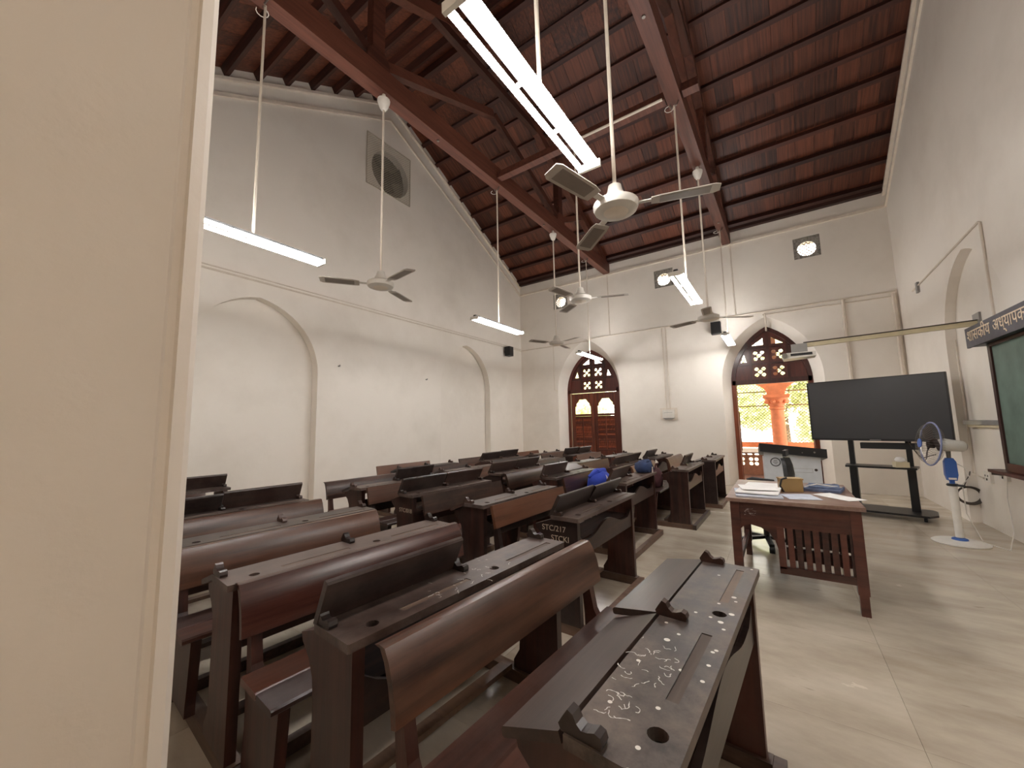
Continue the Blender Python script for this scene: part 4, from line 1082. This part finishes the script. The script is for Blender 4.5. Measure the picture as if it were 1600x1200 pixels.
# ------------------------------------------------------------------ blackboard, lettered hood, ledge, sockets, projector
bb = E('blackboard', 'green chalkboard in dark wooden frame on the right wall', 'blackboard', (XR, 6.16, 0))
LB = 3.4
O('board', MB().box(-.05, -.02, -LB, -.05, .86, 2.10), 'board', bb)
O('frame_side', MB().box(-.065, .0, -.06, .0, .79, 2.12), 'board_frame', bb)
O('frame_bottom', MB().box(-.065, .0, -LB, -.06, .79, .87), 'board_frame', bb)
O('frame_top', MB().box(-.065, .0, -LB, -.06, 2.07, 2.12), 'board_frame', bb)
O('chalk_tray', MB().box(-.13, .0, -LB, .20, .755, .785), 'board_frame', bb)
sg = E('lettered_hood', 'dark slate sign hood with pale painted Devanagari lettering above the blackboard', 'sign', (XR, 6.30, 0))
O('sign_face', MB().box(-.165, -.145, -3.5, .0, 2.09, 2.305), 'sign', sg)
O('soffit', MB().box(-.145, .0, -3.5, .0, 2.10, 2.115), 'black', sg)
O('top_board', MB().box(-.145, .0, -3.5, .0, 2.285, 2.30), 'sign', sg)
O('end_board', MB().box(-.145, .0, -.015, .0, 2.115, 2.285), 'sign', sg)
for wd_, y_ in (('शासकीय', -.05), ('अध्यापक', -.66), ('महाविद्यालय', -1.36)): O('lettering', text_mesh(wd_, .17, .0015), 'chalk', sg, (-.1665, y_, 2.155), (PI/2, 0, -PI/2))
lg = E('wall_ledge', 'grey wall ledge with cream underside in the right niche left of the blackboard', 'ledge', (XN, 0, 0))
O('ledge_top', MB().box(-.06, .0, 6.30, 7.50, 1.245, 1.30), 'grey_metal', lg)
O('ledge_under', MB().box(-.045, .0, 6.30, 7.46, 1.215, 1.245), 'cardboard', lg)
def socket(y, z, label):
    s = E('wall_socket', label, 'socket', (XN, y, z), 0, 'wall sockets in the niche')
    O('plate', MB().box(-.03, 0, -.09, .09, -.06, .06), 'white_plastic', s)
    for d_ in (-.03, .04): O('hole', MB().tube([(-.032,d_,.015),(-.028,d_,.015)], .012, 8), 'black', s)
    O('switch', MB().box(-.036,-.03,-.008,.008,-.04,-.015), 'black', s)
socket(7.12, .62, 'white double socket with cable in the niche')
socket(6.70, .69, 'white socket with the fan plug in it, nearer the blackboard')
tag(O('fan_plug', MB().bar((XN-.035, 6.68, .70), (XN-.09, 6.74, .70), .03, .025), 'cable'), 'dark plug in the socket nearer the blackboard', 'plug')
mb = MB()
for k in range(4):
    R_ = .10+.007*k
    mb.tube([(1.94+R_*math.cos(a), 7.525-.012*k, .34+R_*.95*math.sin(a)) for a in [2*PI*i/22 for i in range(23)]], .006, 6, False)
mb.tube([(1.90, 7.52, .43), (1.93, 7.52, .52), (1.97, 7.53, .60), (1.98, 7.54, .64)], .006, 6)
tag(O('cable_coil', mb, 'cable'), 'coil of dark cable hanging on the wall behind the pedestal fan', 'cable')

pj = E('projector', 'small white projector on a long yellowed wall arm', 'projector', (0, 0, 0))
a0 = Vector((XN, 6.80, 2.44)); a1 = Vector((.36, 6.72, 2.385))
O('arm', MB().bar(a0-Vector((.02,0,0)), a1, .05, .055), 'cream_arm', pj)
O('arm_cable', MB().tube([a0+Vector((-.02,-.03,.035)), (a0+a1)/2+Vector((0,-.03,.03)), a1+Vector((0,-.03,.035))], .008, 6), 'cable', pj)
O('wall_plate', MB().box(XN-.02, XN, 6.72, 6.90, 2.30, 2.56), 'grey_metal', pj)
O('drop_bracket', MB().box(.22, .40, 6.68, 6.76, 2.27, 2.41), 'grey_metal', pj)
me = MB().prism([(.12,2.19),(.48,2.21),(.48,2.27),(.16,2.275),(.10,2.25)], 'Y', 6.55, 6.82).mesh('casing'); O('casing', me, 'white_plastic', pj)
O('vent_grille', MB().box(.20,.44,6.545,6.55,2.225,2.26), 'black', pj)
O('lens', MB().lathe([(.0,0),(.035,0),(.035,.03),(.0,.03)], 16, Matrix.Translation((.13,6.55,2.235)) @ Matrix.Rotation(PI/2, 4, 'X')), 'steel', pj)
